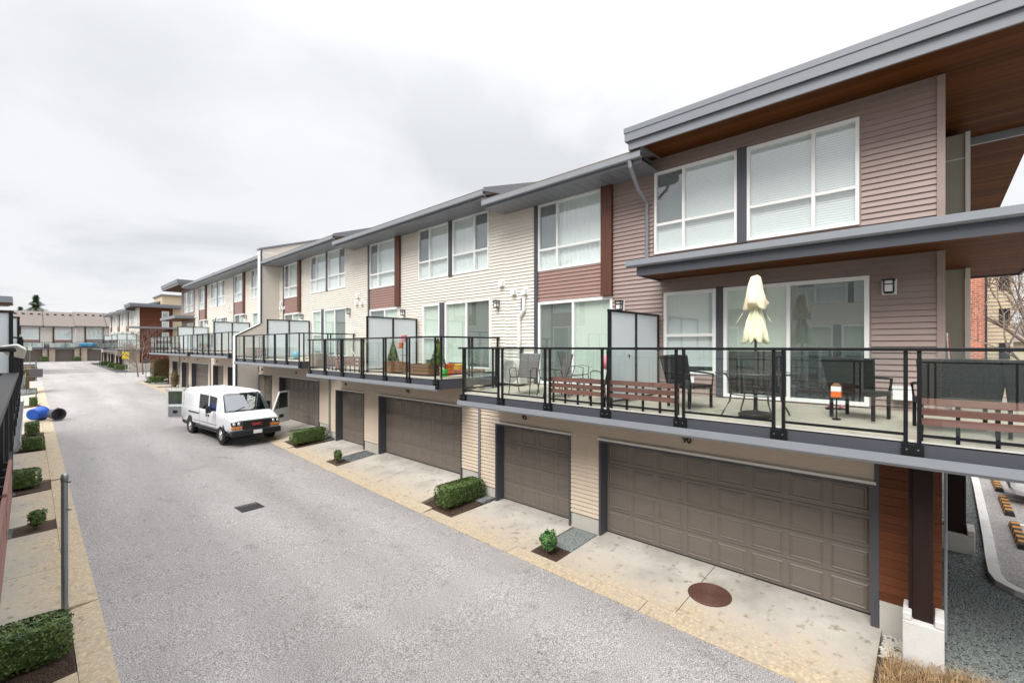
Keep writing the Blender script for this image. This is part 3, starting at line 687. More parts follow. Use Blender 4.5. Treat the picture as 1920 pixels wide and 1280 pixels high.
def unit_pair(y0, dzg, dzu, labels, nums, sx=1, ox=0.0, end_brown=False, lod=0, dshift=0.0, ylen=9.72, seed=0, group=None):
    """a two-car house (y0..y0+6) and a one-car house (y0+6..y0+ylen) sharing a roof line"""
    T = lambda x: ox + sx * x
    A = (0, 1); nrm = (-sx, 0)
    fw = Frame((T(XW), y0), A, nrm); fg = Frame((T(XG), y0), A, nrm); far = lod > 0
    ya, yb, yc = 0.0, 6.0, ylen
    zd = 3.2 + dzg; wz = 8.42 + dzu; ztop = 8.56 + dzu
    # --- two-car house
    h = thing('townhouse', labels[0], 'house', (T(XW), y0 + 3, dzg), 0, group)
    if end_brown:
        big = [(1.01, 2.85, 6.49 + dzu, 8.40 + dzu), (3.04, 4.86, 6.49 + dzu, 8.40 + dzu)]
        low = [(.87, 3.31, 3.27 + dzg, 5.57 + dzg), (3.46, 4.63, 3.72 + dzg, 5.57 + dzg)]
    else:
        big = [(.73, 2.55, 6.49 + dzu, 8.40 + dzu), (2.76, 4.57, 6.49 + dzu, 8.40 + dzu)]
        low = [(.64, 2.97, 3.27 + dzg, 5.57 + dzu), (3.26, 4.30, 3.30 + dzg, 5.57 + dzu)]
    ops = big + low; c = 'brown' if end_brown else 'beige'
    zroof = (8.79 if end_brown else ztop)
    backing(fw, h, ya, yb, zd, zroof, ops, c)
    siding(fw, h, ya + (.006 if end_brown else 0), yb, zd, zroof - (.0 if end_brown else .14), [(o[0] - .03, o[1] + .03, o[2] - .03, o[3] + .03) for o in ops] + ([] if not end_brown else [(2.83, 3.06, 6.46, 8.43)]), c, single=end_brown)
    for i, o in enumerate(big):
        sw = .69; m = o[0] + sw if i == 0 else o[1] - sw
        win(fw, h, *o, [m], o[2] + .68, 'blind' if end_brown else 'curtain', far=far, dark_cols=(0,) if (i == 0 and not end_brown) else ((1,) if i == 1 else ()), seed=seed)
    if True:
        m = MB(); fw.box(m, big[0][1] + .004, big[1][0] - .004, big[0][2] - .03, big[0][3] + .03, .0, .042); m.build('mullion_board', 'trim_dark', h)
    o = low[0]; win(fw, h, *o, [(o[0] + o[1]) / 2 + .02], None, 'shade', name='sliding_door', bar=.07, far=far, shade=.58 if end_brown else .92, dark_cols=(0,), seed=seed)
    o = low[1]; win(fw, h, *o, [], o[2] + (.86 if end_brown else 1.05), 'blind' if end_brown else 'shade', far=far, bar=.07, shade=.9, seed=seed)
    m = MB(); fw.box(m, low[0][1] + .004, low[1][0] - .004, low[0][2], low[0][3] + .02, .0, .042); m.build('mullion_board', 'trim_dark', h)
    # garage level
    d0, d1, s0, s1 = (.76, 5.64, 6.54, 9.03) if end_brown else (.84 + dshift, 5.52 + dshift, 6.70 + dshift, 9.0 + dshift * .8)
    zu = 2.86 + dzg
    gops = [(d0 - .05, d1 + .05, dzg - .1, 2.18 + dzg)]
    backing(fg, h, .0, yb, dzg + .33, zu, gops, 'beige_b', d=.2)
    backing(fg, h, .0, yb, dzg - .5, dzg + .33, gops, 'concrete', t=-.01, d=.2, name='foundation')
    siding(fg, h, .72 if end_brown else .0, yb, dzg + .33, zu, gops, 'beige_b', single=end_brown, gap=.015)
    garage_door(fg, h, d0, d1, dzg, 2.13 + dzg, 8, panels=lod < 2)
    if nums: numerals(fg, h, nums[0], 3.65, 2.40 + dzg)
    if not end_brown:
        eave(h, T(XE), sx, y0 + ya, y0 + yc, 8.60 + dzu, T(XW), lite=far)
    # --- one-car house
    k = thing('townhouse', labels[1], 'house', (T(XW), y0 + 7.8, dzg), 0, group)
    b0, b1 = (6.28, 8.42) if end_brown else (6.06, 8.14); p0 = b0 - .32
    wn = (b0, b1, 6.49 + dzu, 8.40 + dzu); sl = (b0 - .30, b1, 3.27 + dzg, 5.60 + dzu)
    ops = [wn, sl]
    backing(fw, k, yb, yc, zd, ztop, ops, 'beige')
    zb = 6.46 + dzu
    siding(fw, k, b0, b1, 5.62 + dzu, zb, ops, 'brown_panel'); siding(fw, k, b0, b1, 8.42 + dzu, ztop - .14, ops, 'beige')
    siding(fw, k, b1 + .14, yc, zd, ztop - .14, [], 'beige')
    if end_brown: siding(fw, k, yb, p0, zd, ztop - .14, [sl], 'brown')
    elif p0 > yb + .02: siding(fw, k, yb, p0, zd, ztop - .14, [sl], 'beige')
    win(fw, k, *wn, [b1 - .68], wn[2] + .60, 'curtain', far=far, dark_cols=(1,), seed=seed + 1)
    win(fw, k, *sl, [(sl[0] + sl[1]) / 2], None, 'shade', name='sliding_door', bar=.07, far=far, shade=.95, dark_cols=(1,), seed=seed + 2)
    m = MB(); fw.box(m, b1, b1 + .14, zd, ztop - .14, .0, .045); m.build('corner_board', 'trim_dark', k)
    m = MB(); fw.box(m, p0, b0 - .012, 5.62 + dzu, ztop - .14, .0, .12); m.build('timber_post', 'wood_post', k)
    gops = [(s0 - .05, s1 + .05, dzg - .1, 2.18 + dzg)]
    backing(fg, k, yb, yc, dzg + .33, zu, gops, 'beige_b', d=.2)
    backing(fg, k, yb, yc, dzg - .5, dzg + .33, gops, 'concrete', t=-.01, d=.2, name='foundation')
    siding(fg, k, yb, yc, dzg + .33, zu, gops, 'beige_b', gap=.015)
    garage_door(fg, k, s0, s1, dzg, 2.13 + dzg, 4, panels=lod < 2)
    if nums: numerals(fg, k, nums[1], s0 + 1.45, 2.40 + dzg, h=.12)
    if end_brown:
        eave(k, T(XE), sx, y0 + 4.75, y0 + yc, 8.60 + dzu, T(XW))
    if lod < 2:
        lantern(fw, h, (low[0][0] - .35) if not end_brown else .60, 5.34 + dzu)
        lantern(fw, k, sl[0] - .28 if not end_brown else 5.74, 5.34 + dzu)
        vent(fw, k, yc + .12 if end_brown else yc - .5, 6.28 + dzu)
        vent(fw, k, yc - .40, 5.98 + dzu); vent(fw, k, yc - .85, 5.95 + dzu)
        xx = lambda x, y, z: (T(x), y0 + y, z)
        downspout(k, [xx(XG - .05, yc - .02, 2.84 + dzg), xx(XG - .05, yc - .02, .35 + dzg), xx(XG - .12, yc - .06, .22 + dzg)])
        MB().tube([xx(XG - .12, yc - .06, .24 + dzg), xx(XG - .30, yc - .12, .02 + dzg)], .05, 6).build('downspout_shoe', 'white', k)
    return h, k
# ------------------------------------------------------------------ the row on the right
G1 = 'townhouses of the long row'
h90, h92 = unit_pair(0, 0, 0, ('brown clad end townhouse numbered 90 with deep cedar lined eaves', 'narrow townhouse numbered 92 with beige siding, between timber post and downspout'), ('90', '92'), end_brown=True, lod=0, ylen=9.75)
h94, h96 = unit_pair(9.75, .32, .31, ('beige two-car townhouse whose balcony holds the conical shrubs', 'beige one-car townhouse behind the tan box and orange-brown pots'), ('94', '96'), lod=0, ylen=9.6, seed=3)
h98, h100 = unit_pair(19.35, .585, .60, ('beige two-car townhouse whose garage door is nearest the van nose', 'beige one-car townhouse set against the stepped wing wall'), ('98', '100'), lod=1, dshift=.28, ylen=8.95, seed=6)

def deep_roof(parent, x0, x1, y0, y1, z, lower=None, plank='cedar', solid=None, plank_w=.19):
    """flat roof edge of three stepped metal bands over a boarded cedar soffit"""
    for (in_, za, zb, m) in ((.0, z + .31, z + .42, 'grey_metal'), (.015, z + .13, z + .31, 'grey_metal'), (.075, z - .05, z + .13, 'grey_metal')):
        b = MB(); b.box(x0 + in_, x0 + in_ + .04, y0 + in_, y1 - in_, za, zb); b.box(x0 + in_ + .04, x1 - in_, y0 + in_, y0 + in_ + .04, za, zb); b.box(x0 + in_ + .04, x1 - in_, y1 - in_ - .04, y1 - in_, za, zb)
        b.build('fascia_band', m, parent)
    b = MB(); b.box(x0 + .05, x1, y0 + .05, y1 - .05, z + .14, z + .40); b.build('roof', 'shingle', parent)
def soffit_planks(parent, x0, x1, y0, y1, z, w=.19, name='soffit_board', m='cedar'):
    x = x0
    while x < x1 - .03:
        e = min(x + w, x1); MB().box(x + .003, e - .003, y0, y1, z, z + .02).build(name, m, parent); x = e
    MB().box(x0, x1, y0, y1, z + .0205, z + .03).build('soffit_backing', 'wood_dark', parent)
deep_roof(h90, 8.98, 22.0, -1.47, 5.05, 8.70)
soffit_planks(h90, 9.10, 10.08, -1.39, 4.97, 8.715)
soffit_planks(h90, 10.085, 13.58, -1.39, -.0, 8.716)
MB().box(13.58, 13.64, -1.39, 0, 8.56, 8.74).build('soffit_step', 'grey_light', h90)
soffit_planks(h90, 13.645, 21.9, -1.39, 0, 8.562, w=.22)
# lower canopy that wraps the corner
cz = 5.84
b = MB(); b.box(8.95, 8.99, -1.30, 4.72, cz, cz + .19); b.box(8.99, 14.4, -1.30, -1.26, cz, cz + .19); b.box(8.99, 10.09, 4.68, 4.72, cz, cz + .19); b.box(14.36, 14.4, -1.26, -.0, cz, cz + .19); b.build('canopy_fascia', 'trim_dark', h90)
g = MB(); g.prism([(8.95 + a, -1.36, cz + .19 + c) for a, c in ((-.115, .03), (-.115, .145), (-.1, .145), (-.1, .04), (-.01, .04), (-.01, 0), (-.085, 0))], (0, 6.28, 0)); g.build('canopy_gutter', 'grey_light', h90)
b = MB(); b.prism([(8.96, -1.30, cz + .195), (8.96, -1.30, cz + .30), (10.09, -1.30, cz + .40), (10.09, -1.30, cz + .195)], (0, 6.02, 0)); b.box(10.1, 14.38, -1.28, -.01, cz + .2, cz + .36); b.build('canopy_roof', 'shingle', h90)
soffit_planks(h90, 9.0, 10.06, -1.25, 4.67, cz + .03)
soffit_planks(h90, 10.066, 14.35, -1.25, -.01, cz + .031)
# corner board, end wall, olive bay
MB().box(10.05, 10.13, -.095, .005, 3.2, 8.70).build('corner_board', 'brown', h90)
fe = Frame((10.14, 0), (1, 0), (0, -1))
backing(fe, h90, 0, 2.6, 3.1, 8.72, [], 'brown'); siding(fe, h90, 0, 2.55, 3.1, 8.70, [], 'brown')
MB().box(12.70, 21.5, -.40, -.005, 2.9, 8.55).build('bay', 'olive_panel', h90)
MB().box(12.66, 12.74, -.475, -.405, 3.0, 8.56).build('bay_corner_trim', 'offwhite', h90)
for z in (8.05, 4.02): MB().box(12.685, 12.70, -.40, -.01, z, z + .02).build('panel_joint', 'offwhite', h90)
MB().box(10.0, 21.0, -.02, .1, -.3, 2.9).build('side_wall', 'wood_dark', h90)
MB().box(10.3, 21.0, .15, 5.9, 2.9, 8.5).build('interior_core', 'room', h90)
downspout(h90, [(9.14, 5.00, 8.45), (9.16, 4.99, 8.32), (9.62, 5.04, 7.95), (10.03, 5.03, 7.72), (10.03, 5.03, 6.2)], 'grey_light', .045)
# cedar boarded wall beside the garage door
for i in range(19):
    MB().box(8.98, 9.03, -.05, .655, .42 + i * .135, .42 + (i + 1) * .135 - .005).build('cedar_board', 'cedar_red', h90)
MB().box(8.985, 9.3, -.04, .65, -.4, .425).build('foundation', 'concrete', h90)
MB().box(8.985, 9.04, .657, .71, -.02, 2.85).build('door_side_trim', 'trim_dark', h90)
MB().tube([(9.2, -.09, 2.8), (9.2, -.09, .0)], .018, 8).build('drain_pipe', 'grey_light', h90)
for X0, Y0, w_, t_, zb_, ph, lab in ((8.40, .14, .21, .205, .66, 'pier', 'dark timber post on a white concrete pier beside the cedar wall'), (13.95, -.30, .36, .3, .36, 'pier', 'dark timber post on a low grey concrete block over the gravel')):
    p = thing('deck_post', lab, 'post', (X0, Y0, -.2))
    MB().box(X0 - w_ / 2, X0 + w_ / 2, Y0 - t_ / 2, Y0 + t_ / 2, zb_ - .08, 2.86).build('timber', 'wood_dark', p)
    if zb_ > .5:
        MB().box(X0 - .06, X0 + .06, Y0 + t_ / 2, Y0 + t_ / 2 + .05, zb_ - .06, 2.86).build('packer', 'wood_dark', p)
    a = w_ / 2 + .105; k = MB(); k.box(X0 - a, X0 + a, Y0 - a, Y0 + a, -.35, zb_ - .06); 
    for s in (-1, 1): k.box(X0 - a, X0 + a, *sorted((Y0 + s * a, Y0 + s * (t_ / 2 + .012))), zb_ - .06, zb_ + .05)
    k.build('pier', 'concrete_light' if zb_ > .5 else 'concrete', p, bevel=.015)

balcony('long balcony of the brown end house with patio umbrella and wicker chairs', -2.8, 9.02, 0, [-2.75, -1.27, .23, 1.73, 3.23, 4.71, 6.14, 7.57, 8.93], slats=(1, 4, 5), end0=False)
structure(MB().box(10.1, 14.2, -2.8, -.01, 3.16, 3.23).build("side_deck", "deck_conc"))
balcony('balcony crowded with planters, conical shrubs and bright pots', 10.02, 18.32, .31, [10.07, 11.4, 12.69, 14.09, 15.53, 16.89, 18.27], slats=(3, 4))
balcony('balcony with the blue ball, above the garage doors by the van', 19.2, 27.68, .60, [19.26, 20.62, 21.99, 23.42, 24.84, 26.31, 27.63], slats=(3, 4), lite=True)
privacy_screen('two-panel frosted screen between the sling chairs and the wicker chair', 4.74, 0, 7.85, 10.02)
privacy_screen('two-panel frosted screen behind the conical shrubs', 14.32, .31, 7.95, 10.02)
privacy_screen('two-panel frosted screen beside the blue ball', 23.85, .60, 7.95, 10.02)

# ------------------------------------------------------------------ wing wall that steps out between the two rows
def wing_wall(label, y, sx, ox, g):
    T = lambda x: ox + sx * x
    t = thing('wing_wall', label, 'wall', (T(9.5), y, g))
    b = MB(); b.prism([(T(13.5), y, g - .4), (T(7.80), y, g - .4), (T(7.80), y, 4.95), (T(9.07), y, 5.66), (T(9.07), y, 9.86), (T(13.5), y, 11.3)], (0, .3, 0)); b.build('wall', 'beige', t)
    s = MB(); z = g + .1
    while z < 9.75:
        e = z + .1016; x0 = 7.83 if e < 4.95 else (9.09 if z > 5.66 else 7.83 + (e - 4.95) / .71 * 1.26)
        s.hexa([(T(x0), y - .001, z), (T(11.5), y - .001, z), (T(11.5), y - .019, z), (T(x0), y - .019, z), (T(x0), y - .001, e), (T(11.5), y - .001, e), (T(11.5), y - .003, e), (T(x0), y - .003, e)]); z = e
    s.build('siding', 'beige', t, kind='stuff')
    def bar(n, m, P, w, d0, d1):
        k = MB()
        for (xa, za), (xb, zb) in zip(P, P[1:]):
            if abs(xa - xb) < 1e-6: k.box(*sorted((T(xa), T(xa + w))), y - d1, y - d0, min(za, zb), max(za, zb))
            else: k.prism([(T(xa), y - d1, za - w), (T(xa), y - d1, za), (T(xb), y - d1, zb), (T(xb), y - d1, zb - w)], (0, d1 - d0, 0))
        k.build(n, m, t)
    bar('corner_trim', 'trim_dark', [(7.80, g), (7.80, 4.95), (9.07, 5.66), (9.07, 9.9)], .09, .019, .04)
    bar('edge_trim', 'white', [(7.77, g), (7.77, 4.93), ], .03, -.30, .05); bar('edge_trim', 'white', [(9.04, 5.66), (9.04, 9.86)], .03, -.30, .05)
    k = MB(); k.prism([(T(9.0), y - .06, 9.86), (T(9.0), y - .06, 9.96), (T(13.5), y - .06, 11.4), (T(13.5), y - .06, 11.3)], (0, .42, 0)); k.build('coping', 'grey_metal', t)
    return t
wing_wall('stepped beige wing wall with white edge beyond the blue ball balcony', 28.3, 1, 0, .55)

h1, h2 = unit_pair(28.62, .85, 1.0, ('beige two-car townhouse right behind the stepped wing wall', 'beige one-car townhouse between wing wall and downspout of the second block'), ('102', '104'), lod=1, ylen=9.7, seed=11)
h3, h4 = unit_pair(38.32, .85, 1.0, ('beige two-car townhouse with grey downspout in the second block', 'beige one-car townhouse next to the canopied end house'), ('106', '108'), lod=1, ylen=9.7, seed=15)
balcony('second block balcony next to the stepped wing wall', 28.9, 37.3, .85, [28.95, 30.3, 31.7, 33.1, 34.5, 35.9, 37.25], slats=(3, 4), lite=True)
balcony('second block balcony running to the canopied end house', 38.4, 52.9, .85, [38.45, 39.8, 41.2, 42.6, 44, 45.4, 46.8, 48.2, 49.6, 51, 52.85], slats=(2, 6), lite=True)
privacy_screen('frosted screen next to the stepped wing wall in the second block', 33.2, .85, 7.95, 10.02)
privacy_screen('frosted screen near the canopied end house', 43.3, .85, 7.95, 10.02)
# canopied end house of the second block
e = thing('townhouse', 'canopied end townhouse of the second block by the side street', 'house', (10.1, 50.6, .85))
fw = Frame((10.1, 48.02), (0, 1), (-1, 0)); fg = Frame((9.02, 48.02), (0, 1), (-1, 0))
ops = [(.5, 2.0, 7.49, 9.4), (2.3, 3.9, 7.49, 9.4)]; low = [(.6, 3.0, 4.12, 6.5)]
backing(fw, e, 0, 5.2, 4.05, 9.75, ops + low, 'brown'); siding(fw, e, 0, 5.2, 4.05, 9.7, ops + low, 'brown')
for o in ops: win(fw, e, *o, [o[0] + .6], o[2] + .65, 'curtain', far=True)
win(fw, e, *low[0], [1.8], None, 'shade', name='sliding_door', far=True)
gops = [(.6, 3.0, .8, 3.03)]
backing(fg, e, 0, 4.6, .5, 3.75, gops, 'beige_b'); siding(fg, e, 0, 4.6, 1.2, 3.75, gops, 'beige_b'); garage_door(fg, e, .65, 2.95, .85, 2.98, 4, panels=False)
MB().box(10.1, 16, 53.1, 53.25, .5, 9.8).build('end_wall', 'cedar_red', e)
MB().box(9.0, 9.3, 52.6, 53.2, .6, 3.7).build('cedar_pier', 'cedar_red', e)
deep_roof(e, 8.7, 17, 47.6, 54.6, 9.72)
b = MB(); b.box(8.82, 16.9, 47.7, 54.5, 9.75, 9.77); b.build('soffit', 'cedar', e)
b = MB(); b.box(8.6, 10.08, 47.9, 54.3, 6.80, 7.05); b.box(10.1, 14, 53.2, 54.3, 6.80, 7.05); b.build('canopy', 'grey_metal', e)
b = MB(); b.box(8.65, 10.07, 47.95, 54.25, 6.77, 6.80); b.build('canopy_soffit', 'cedar', e)

# ------------------------------------------------------------------ third row beyond the side street
unit_pair(81.2, .95, .95, ('pale two-car townhouse behind the cedar end house across the street', 'pale one-car townhouse behind the cedar end house across the street'), None, lod=2, ylen=9.7, seed=21)
unit_pair(90.9, 1.1, 1.15, ('pale two-car townhouse in the middle of the farthest row', 'pale one-car townhouse in the middle of the farthest row'), None, lod=2, ylen=9.7, seed=25)
unit_pair(100.6, 1.2, 1.3, ('pale two-car townhouse next to the brown-roofed houses', 'pale one-car townhouse next to the brown-roofed houses'), None, lod=2, ylen=9.7, seed=29)
balcony('balcony with frosted screens past the cedar end house', 75.4, 90.0, .92, [75.5 + 1.45 * i for i in range(11)], lite=True)
balcony('farthest balcony of the row, near the brown-roofed houses', 90.9, 108.0, 1.1, [91 + 1.42 * i for i in range(13)], lite=True)
for y_, l_ in ((79.0, 'frosted screen on the balcony past the cedar end house'), (84.5, 'frosted screen halfway along the cedar house balcony'), (94, 'frosted screen on the farthest balcony')): privacy_screen(l_, y_, 1.0, 7.95, 10.0)
c = thing('townhouse', 'cedar clad end townhouse across the side street with grey canopy', 'house', (12, 77.4, 1.0))
fc = Frame((10.1, 77.4), (1, 0), (0, -1)); fs = Frame((10.1, 77.4), (0, 1), (-1, 0))
wo = [(2.35, 3.15, 7.0, 9.2), (2.35, 3.15, 4.3, 6.3)]
backing(fc, c, 0, 6, .9, 9.85, wo, 'cedar_red')
z = 1.9
while z < 9.75:
    for p, q in cut(.05, 3.55, z, z + .2, wo): MB_ = MB(); fc.box(MB_, p, q, z, z + .19, .0, .02); MB_.build('cedar_board', 'cedar_red', c)
    z += .2
backing(fc, c, 3.56, 6, 1.9, 9.8, [], 'cream_wall', t=.03, d=.03, name='cream_cladding')
for o in wo: win(fc, c, *o, [], o[2] + 1.0, 'shade', far=True, bar=.12)
backing(fs, c, 0, 3.8, 4.2, 9.7, [(.4, 2.2, 6.9, 9.2), (.4, 2.6, 4.3, 6.4)], 'beige')
win(fs, c, .4, 2.2, 6.9, 9.2, [1.0], 7.6, 'curtain', far=True); win(fs, c, .4, 2.6, 4.3, 6.4, [1.5], None, 'shade', far=True)
deep_roof(c, 8.9, 14.6, 76.2, 81.4, 9.62); MB().box(9.0, 14.5, 76.3, 81.3, 9.60, 9.63).build('soffit', 'cedar', c)
b = MB(); b.box(8.8, 14.3, 76.1, 77.39, 6.75, 6.98); b.build('canopy', 'grey_metal', c)
MB().box(9.02, 10.1, 77.4, 81.1, .9, 3.9).build('garage_wall', 'beige_b', c)
MB().box(12.9, 16, 80, 86, 9.8, 11.6).build('stair_tower', 'cream_wall', c)
MB().box(12.7, 16.2, 79.8, 86.2, 11.6, 11.75).build('tower_roof', 'grey_metal', c)

# ------------------------------------------------------------------ houses that close the lane
def close_house(label, x0, x1, seed, dz=0.0):
    t = thing('townhouse', label, 'house', ((x0 + x1) / 2, 118, 1.65), 0); y = 118.0
    f = Frame((x0, y), (1, 0), (0, -1)); fgd = Frame((x0, y - 1.1), (1, 0), (0, -1)); W = x1 - x0
    w0, w1 = W * .34, W * .88
    uo = [(w0, w1, 5.65 + dz, 7.5 + dz)]; lo = [(w0, w1, 3.75 + dz, 5.0 + dz)]
    backing(f, t, 0, W, 3.4 + dz, 8.2 + dz, uo + lo, 'beige', name='wall')
    siding(f, t, 0, w0 - .25, 3.6 + dz, 8.0 + dz, [], 'beige', ex=.2); siding(f, t, w1 + .12, W, 3.6 + dz, 8.0 + dz, [], 'beige', ex=.2)
    siding(f, t, w0, w1, 5.02 + dz, 5.6 + dz, [], 'brown_panel', ex=.2)
    win(f, t, *uo[0], [w0 + .65], uo[0][2] + .6, 'curtain', far=True, bar=.09); win(f, t, *lo[0], [(w0 + w1) / 2], None, 'shade', name='sliding_door', far=True, bar=.09)
    k = MB(); f.box(k, w0 - .25, w0 - .02, 5.02 + dz, 8.0 + dz, 0, .12); k.build('timber_post', 'wood_post', t)
    k = MB(); f.box(k, w1 + .01, w1 + .11, 5.02 + dz, 8.0 + dz, 0, .08); k.build('corner_board', 'trim_dark', t)
    gd = [(W * .36, W * .36 + 2.5, 1.4 + dz, 3.85 + dz)]
    backing(fgd, t, 0, W, 1.4, 3.95 + dz, gd, 'beige_b', name='garage_wall'); garage_door(fgd, t, gd[0][0] + .05, gd[0][1] - .05, 1.66 + dz, 3.8 + dz, 4, panels=False)
    k = MB(); fgd.box(k, W * .12, W * .12 + .18, 1.5, 3.9 + dz, 0, .1); k.build('timber_pier', 'wood_post', t)
    MB().box(x0, x1, y - 2.0, y, 3.95 + dz, 4.15 + dz).build('deck', 'trim_dark', t)
    r = MB(); r.prism([(x0 - .1, y - .9, 7.95 + dz), (x0 - .1, y - .9, 8.08 + dz), (x0 - .1, y + 6, 11.05 + dz), (x0 - .1, y + 12, 8.1 + dz), (x0 - .1, y + 12, 7.95 + dz)], (W + .2, 0, 0)); ro = r.build('roof', 'shingle_brown', t)
    MB().box(x0 - .1, x1 + .1, y - 1.0, y - .9, 7.9 + dz, 8.06 + dz).build('gutter', 'trim_dark', t)
    rg = random.Random(seed)
    for i in range(4): xx = x0 + W * (i + .4) / 4; MB().box(xx, xx + .35, y + 4.2, y + 4.6, 10.1 + dz, 10.55 + dz).build('roof_vent', 'iron_dark', ro)
    b = MB()
    b.box(x0 + .03, x1 - .03, y - 2.0, y - 1.95, 5.1 + dz, 5.16 + dz); b.box(x0 + .03, x1 - .03, y - 1.99, y - 1.96, 4.2 + dz, 4.25 + dz)
    for i in range(4): xx = x0 + .05 + (W - .14) * i / 3; b.box(xx, xx + .05, y - 2.0, y - 1.95, 4.15 + dz, 5.1 + dz)
    b.build('railing', 'black_metal', t)
    MB().box(x0 + .1, x1 - .1, y - 1.98, y - 1.972, 4.25 + dz, 5.1 + dz).build('glass_panel', 'rail_glass', t)
    return t
close_house('brown-roofed house closing the lane, left of the parked barbecue', -2.3, 1.75, 1)
close_house('brown-roofed house closing the lane under the conifer', 1.8, 5.95, 2)
close_house('brown-roofed house closing the lane with the blue covered furniture', 6.0, 10.3, 3, .15)
close_house('brown-roofed house closing the lane, mostly behind the farthest row', 10.35, 14.6, 4, .15)
close_house('brown-roofed house closing the lane at the left building line', -6.5, -2.35, 5)
o = tag(MB().box(6.4, 8.6, 116.4, 117.3, 4.3, 5.0).build('covered_furniture', 'blue_cover', bevel=.15), 'blue tarpaulin covered furniture on the far balcony', 'tarpaulin')
q = thing('barbecue', 'dark covered barbecue on the far balcony rail', 'barbecue', (2.2, 116.9, 4.15))
MB().box(1.85, 2.55, 116.6, 117.1, 4.15, 4.6).build('cart', 'black_metal', q); MB().prism([(1.85, 116.6, 4.6), (1.85, 117.1, 4.6), (1.85, 117.05, 4.85), (1.85, 116.85, 4.95), (1.85, 116.65, 4.85)], (.7, 0, 0)).build('lid', 'grey_plastic', q)

# ------------------------------------------------------------------ the row on the left, whose balcony the photo is taken from
ZL = 7.49
for y0, g_, la in ((-.1, -.35, ('beige two-car townhouse behind the own balcony rail', 'beige one-car townhouse behind the own balcony end')), (9.7, -.02, ('beige two-car townhouse on the left past the own balcony', 'beige one-car townhouse on the left past the own balcony')), (19.4, .3, ('beige two-car townhouse on the left near the tipped bins', 'beige one-car townhouse on the left near the tipped bins'))):
    unit_pair(y0, g_, g_, la, None, sx=-1, ox=ZL, lod=2, ylen=9.7)
balcony('near balcony with wide wet rail cap at the left', -3, 9.6, -.36, [-2.9, -1.4, .1, 1.6, 3.1, 4.6, 6.1, 7.6, 9.55], slats=(3, 4, 5), X=ZL - XF, sx=-1, wallX=ZL - XW, cap=.15, lite=True, gutter=False, so=-.108)
balcony('balcony at the left just past the wide wet rail cap', 10.0, 18.3, -.02, [10.05, 11.4, 12.7, 14.1, 15.5, 16.9, 18.25], slats=(1, 2), X=ZL - XF, sx=-1, wallX=ZL - XW, lite=True)
balcony('balcony at the left near the tipped bins', 19.4, 28.0, .3, [19.45, 20.8, 22.2, 23.6, 25, 26.4, 27.95], slats=(1, 2), X=ZL - XF, sx=-1, wallX=ZL - XW, lite=True)
privacy_screen('frosted screen on the left balcony past the wet rail cap', 13.6, -.02, -.215, -2.4)
privacy_screen('frosted screen on the left balcony near the tipped bins', 23.3, .3, -.216, -2.4)
wing_wall('stepped wing wall at the left beyond the balconies', 32.4, -1, ZL, .4)
unit_pair(74.6, .9, .9, ('left-hand two-car townhouse across the side street', 'left-hand one-car townhouse across the side street'), None, sx=-1, ox=ZL, lod=2, ylen=9.7)
e = thing('roof_canopy', 'grey roof with cedar soffit on the left across the side street', 'roof', (-4, 74, 8.6))
b = MB(); b.box(-7, -1.2, 71.5, 76.5, 9.0, 9.65); b.build('fascia', 'grey_metal', e); MB().box(-6.95, -1.25, 71.55, 76.4, 8.96, 9.0).build('soffit', 'cedar', e)
MB().box(-7, -2.6, 72.6, 74.5, .8, 8.97).build('wall', 'beige', e)
o = tag(MB().prism([(-.30, 9.9, 4.32), (-.12, 9.95, 4.35), (-.02, 10.1, 4.27), (-.05, 10.4, 4.13), (-.25, 10.3, 4.2)], (0, .9, .02)).build('dust_sheet', 'offwhite', bevel=.02), 'crumpled pale cloth thrown over the rail at the left', 'cloth')
# ------------------------------------------------------------------ drives, beds, hedges
RR = [(.62, 5.72, 0, 3.2), (6.42, 9.12, 0, None), (10.42, 15.42, .32, 12.9), (16.3, 18.95, .32, None), (20.3, 25.3, .585, 22.8), (26.2, 28.7, .585, None), (29.4, 34.5, .85, 32), (35.2, 37.8, .85, None), (39.1, 44.2, .85, 41.6), (44.9, 47.5, .85, None), (48.4, 51.6, .85, None)]
drive_side(1, RR, .60, 54.9)
RL = [(-8, -.2, -.35, -4), (.5, 5.6, -.35, 3), (6.4, 8.6, -.35, None), (10.1, 15.1, -.02, 12.6), (15.9, 18.9, -.02, None), (20.0, 25.0, .3, 22.5), (25.9, 28.7, .3, None), (29.6, 40.0, .4, 34), (41, 48, .6, None)]
drive_side(-1, RL, -8, 55)
def bed(x0, x1, y0, y1, side, fl, m, name):
    return slab(name, m, x0, x1, y0, y1, side, fl, dz=-.025)
for (a, c, f) in ((5.73, 6.41, 0), (15.43, 16.29, .32), (25.31, 26.19, .585), (34.5, 35.2, .85), (44.2, 44.9, .85)):
    bed(LX1 + .37, 7.98, a, c, 1, f, 'mulch', 'planting_bed'); bed(7.985, 9.05, a, c, 1, f, 'gravel', 'gravel_bed')
for (a, c, f, x) in ((9.13, 10.41, .1, 8.55), (18.96, 20.29, .45, 8.6), (28.72, 29.38, .8, 8.6), (37.82, 39.08, .85, 8.6)):
    bed(LX1 + .37, x, a, c, 1, f, 'mulch', 'planting_bed'); bed(x + .005, 9.05, a, c, 1, f, 'gravel', 'gravel_bed')
for (a, c, f) in ((8.62, 10.08, -.2), (15.12, 15.88, -.02), (18.92, 19.98, .15), (25.02, 25.88, .3), (28.72, 29.58, .35), (40.02, 40.98, .5)):
    bed(-.25, LX0 - .37, a, c, -1, f, 'mulch', 'planting_bed'); bed(-1.5, -.255, a, c, -1, f, 'gravel', 'gravel_bed')
sz = lambda x, y: slab_z(x, y, 1, 0) - .025
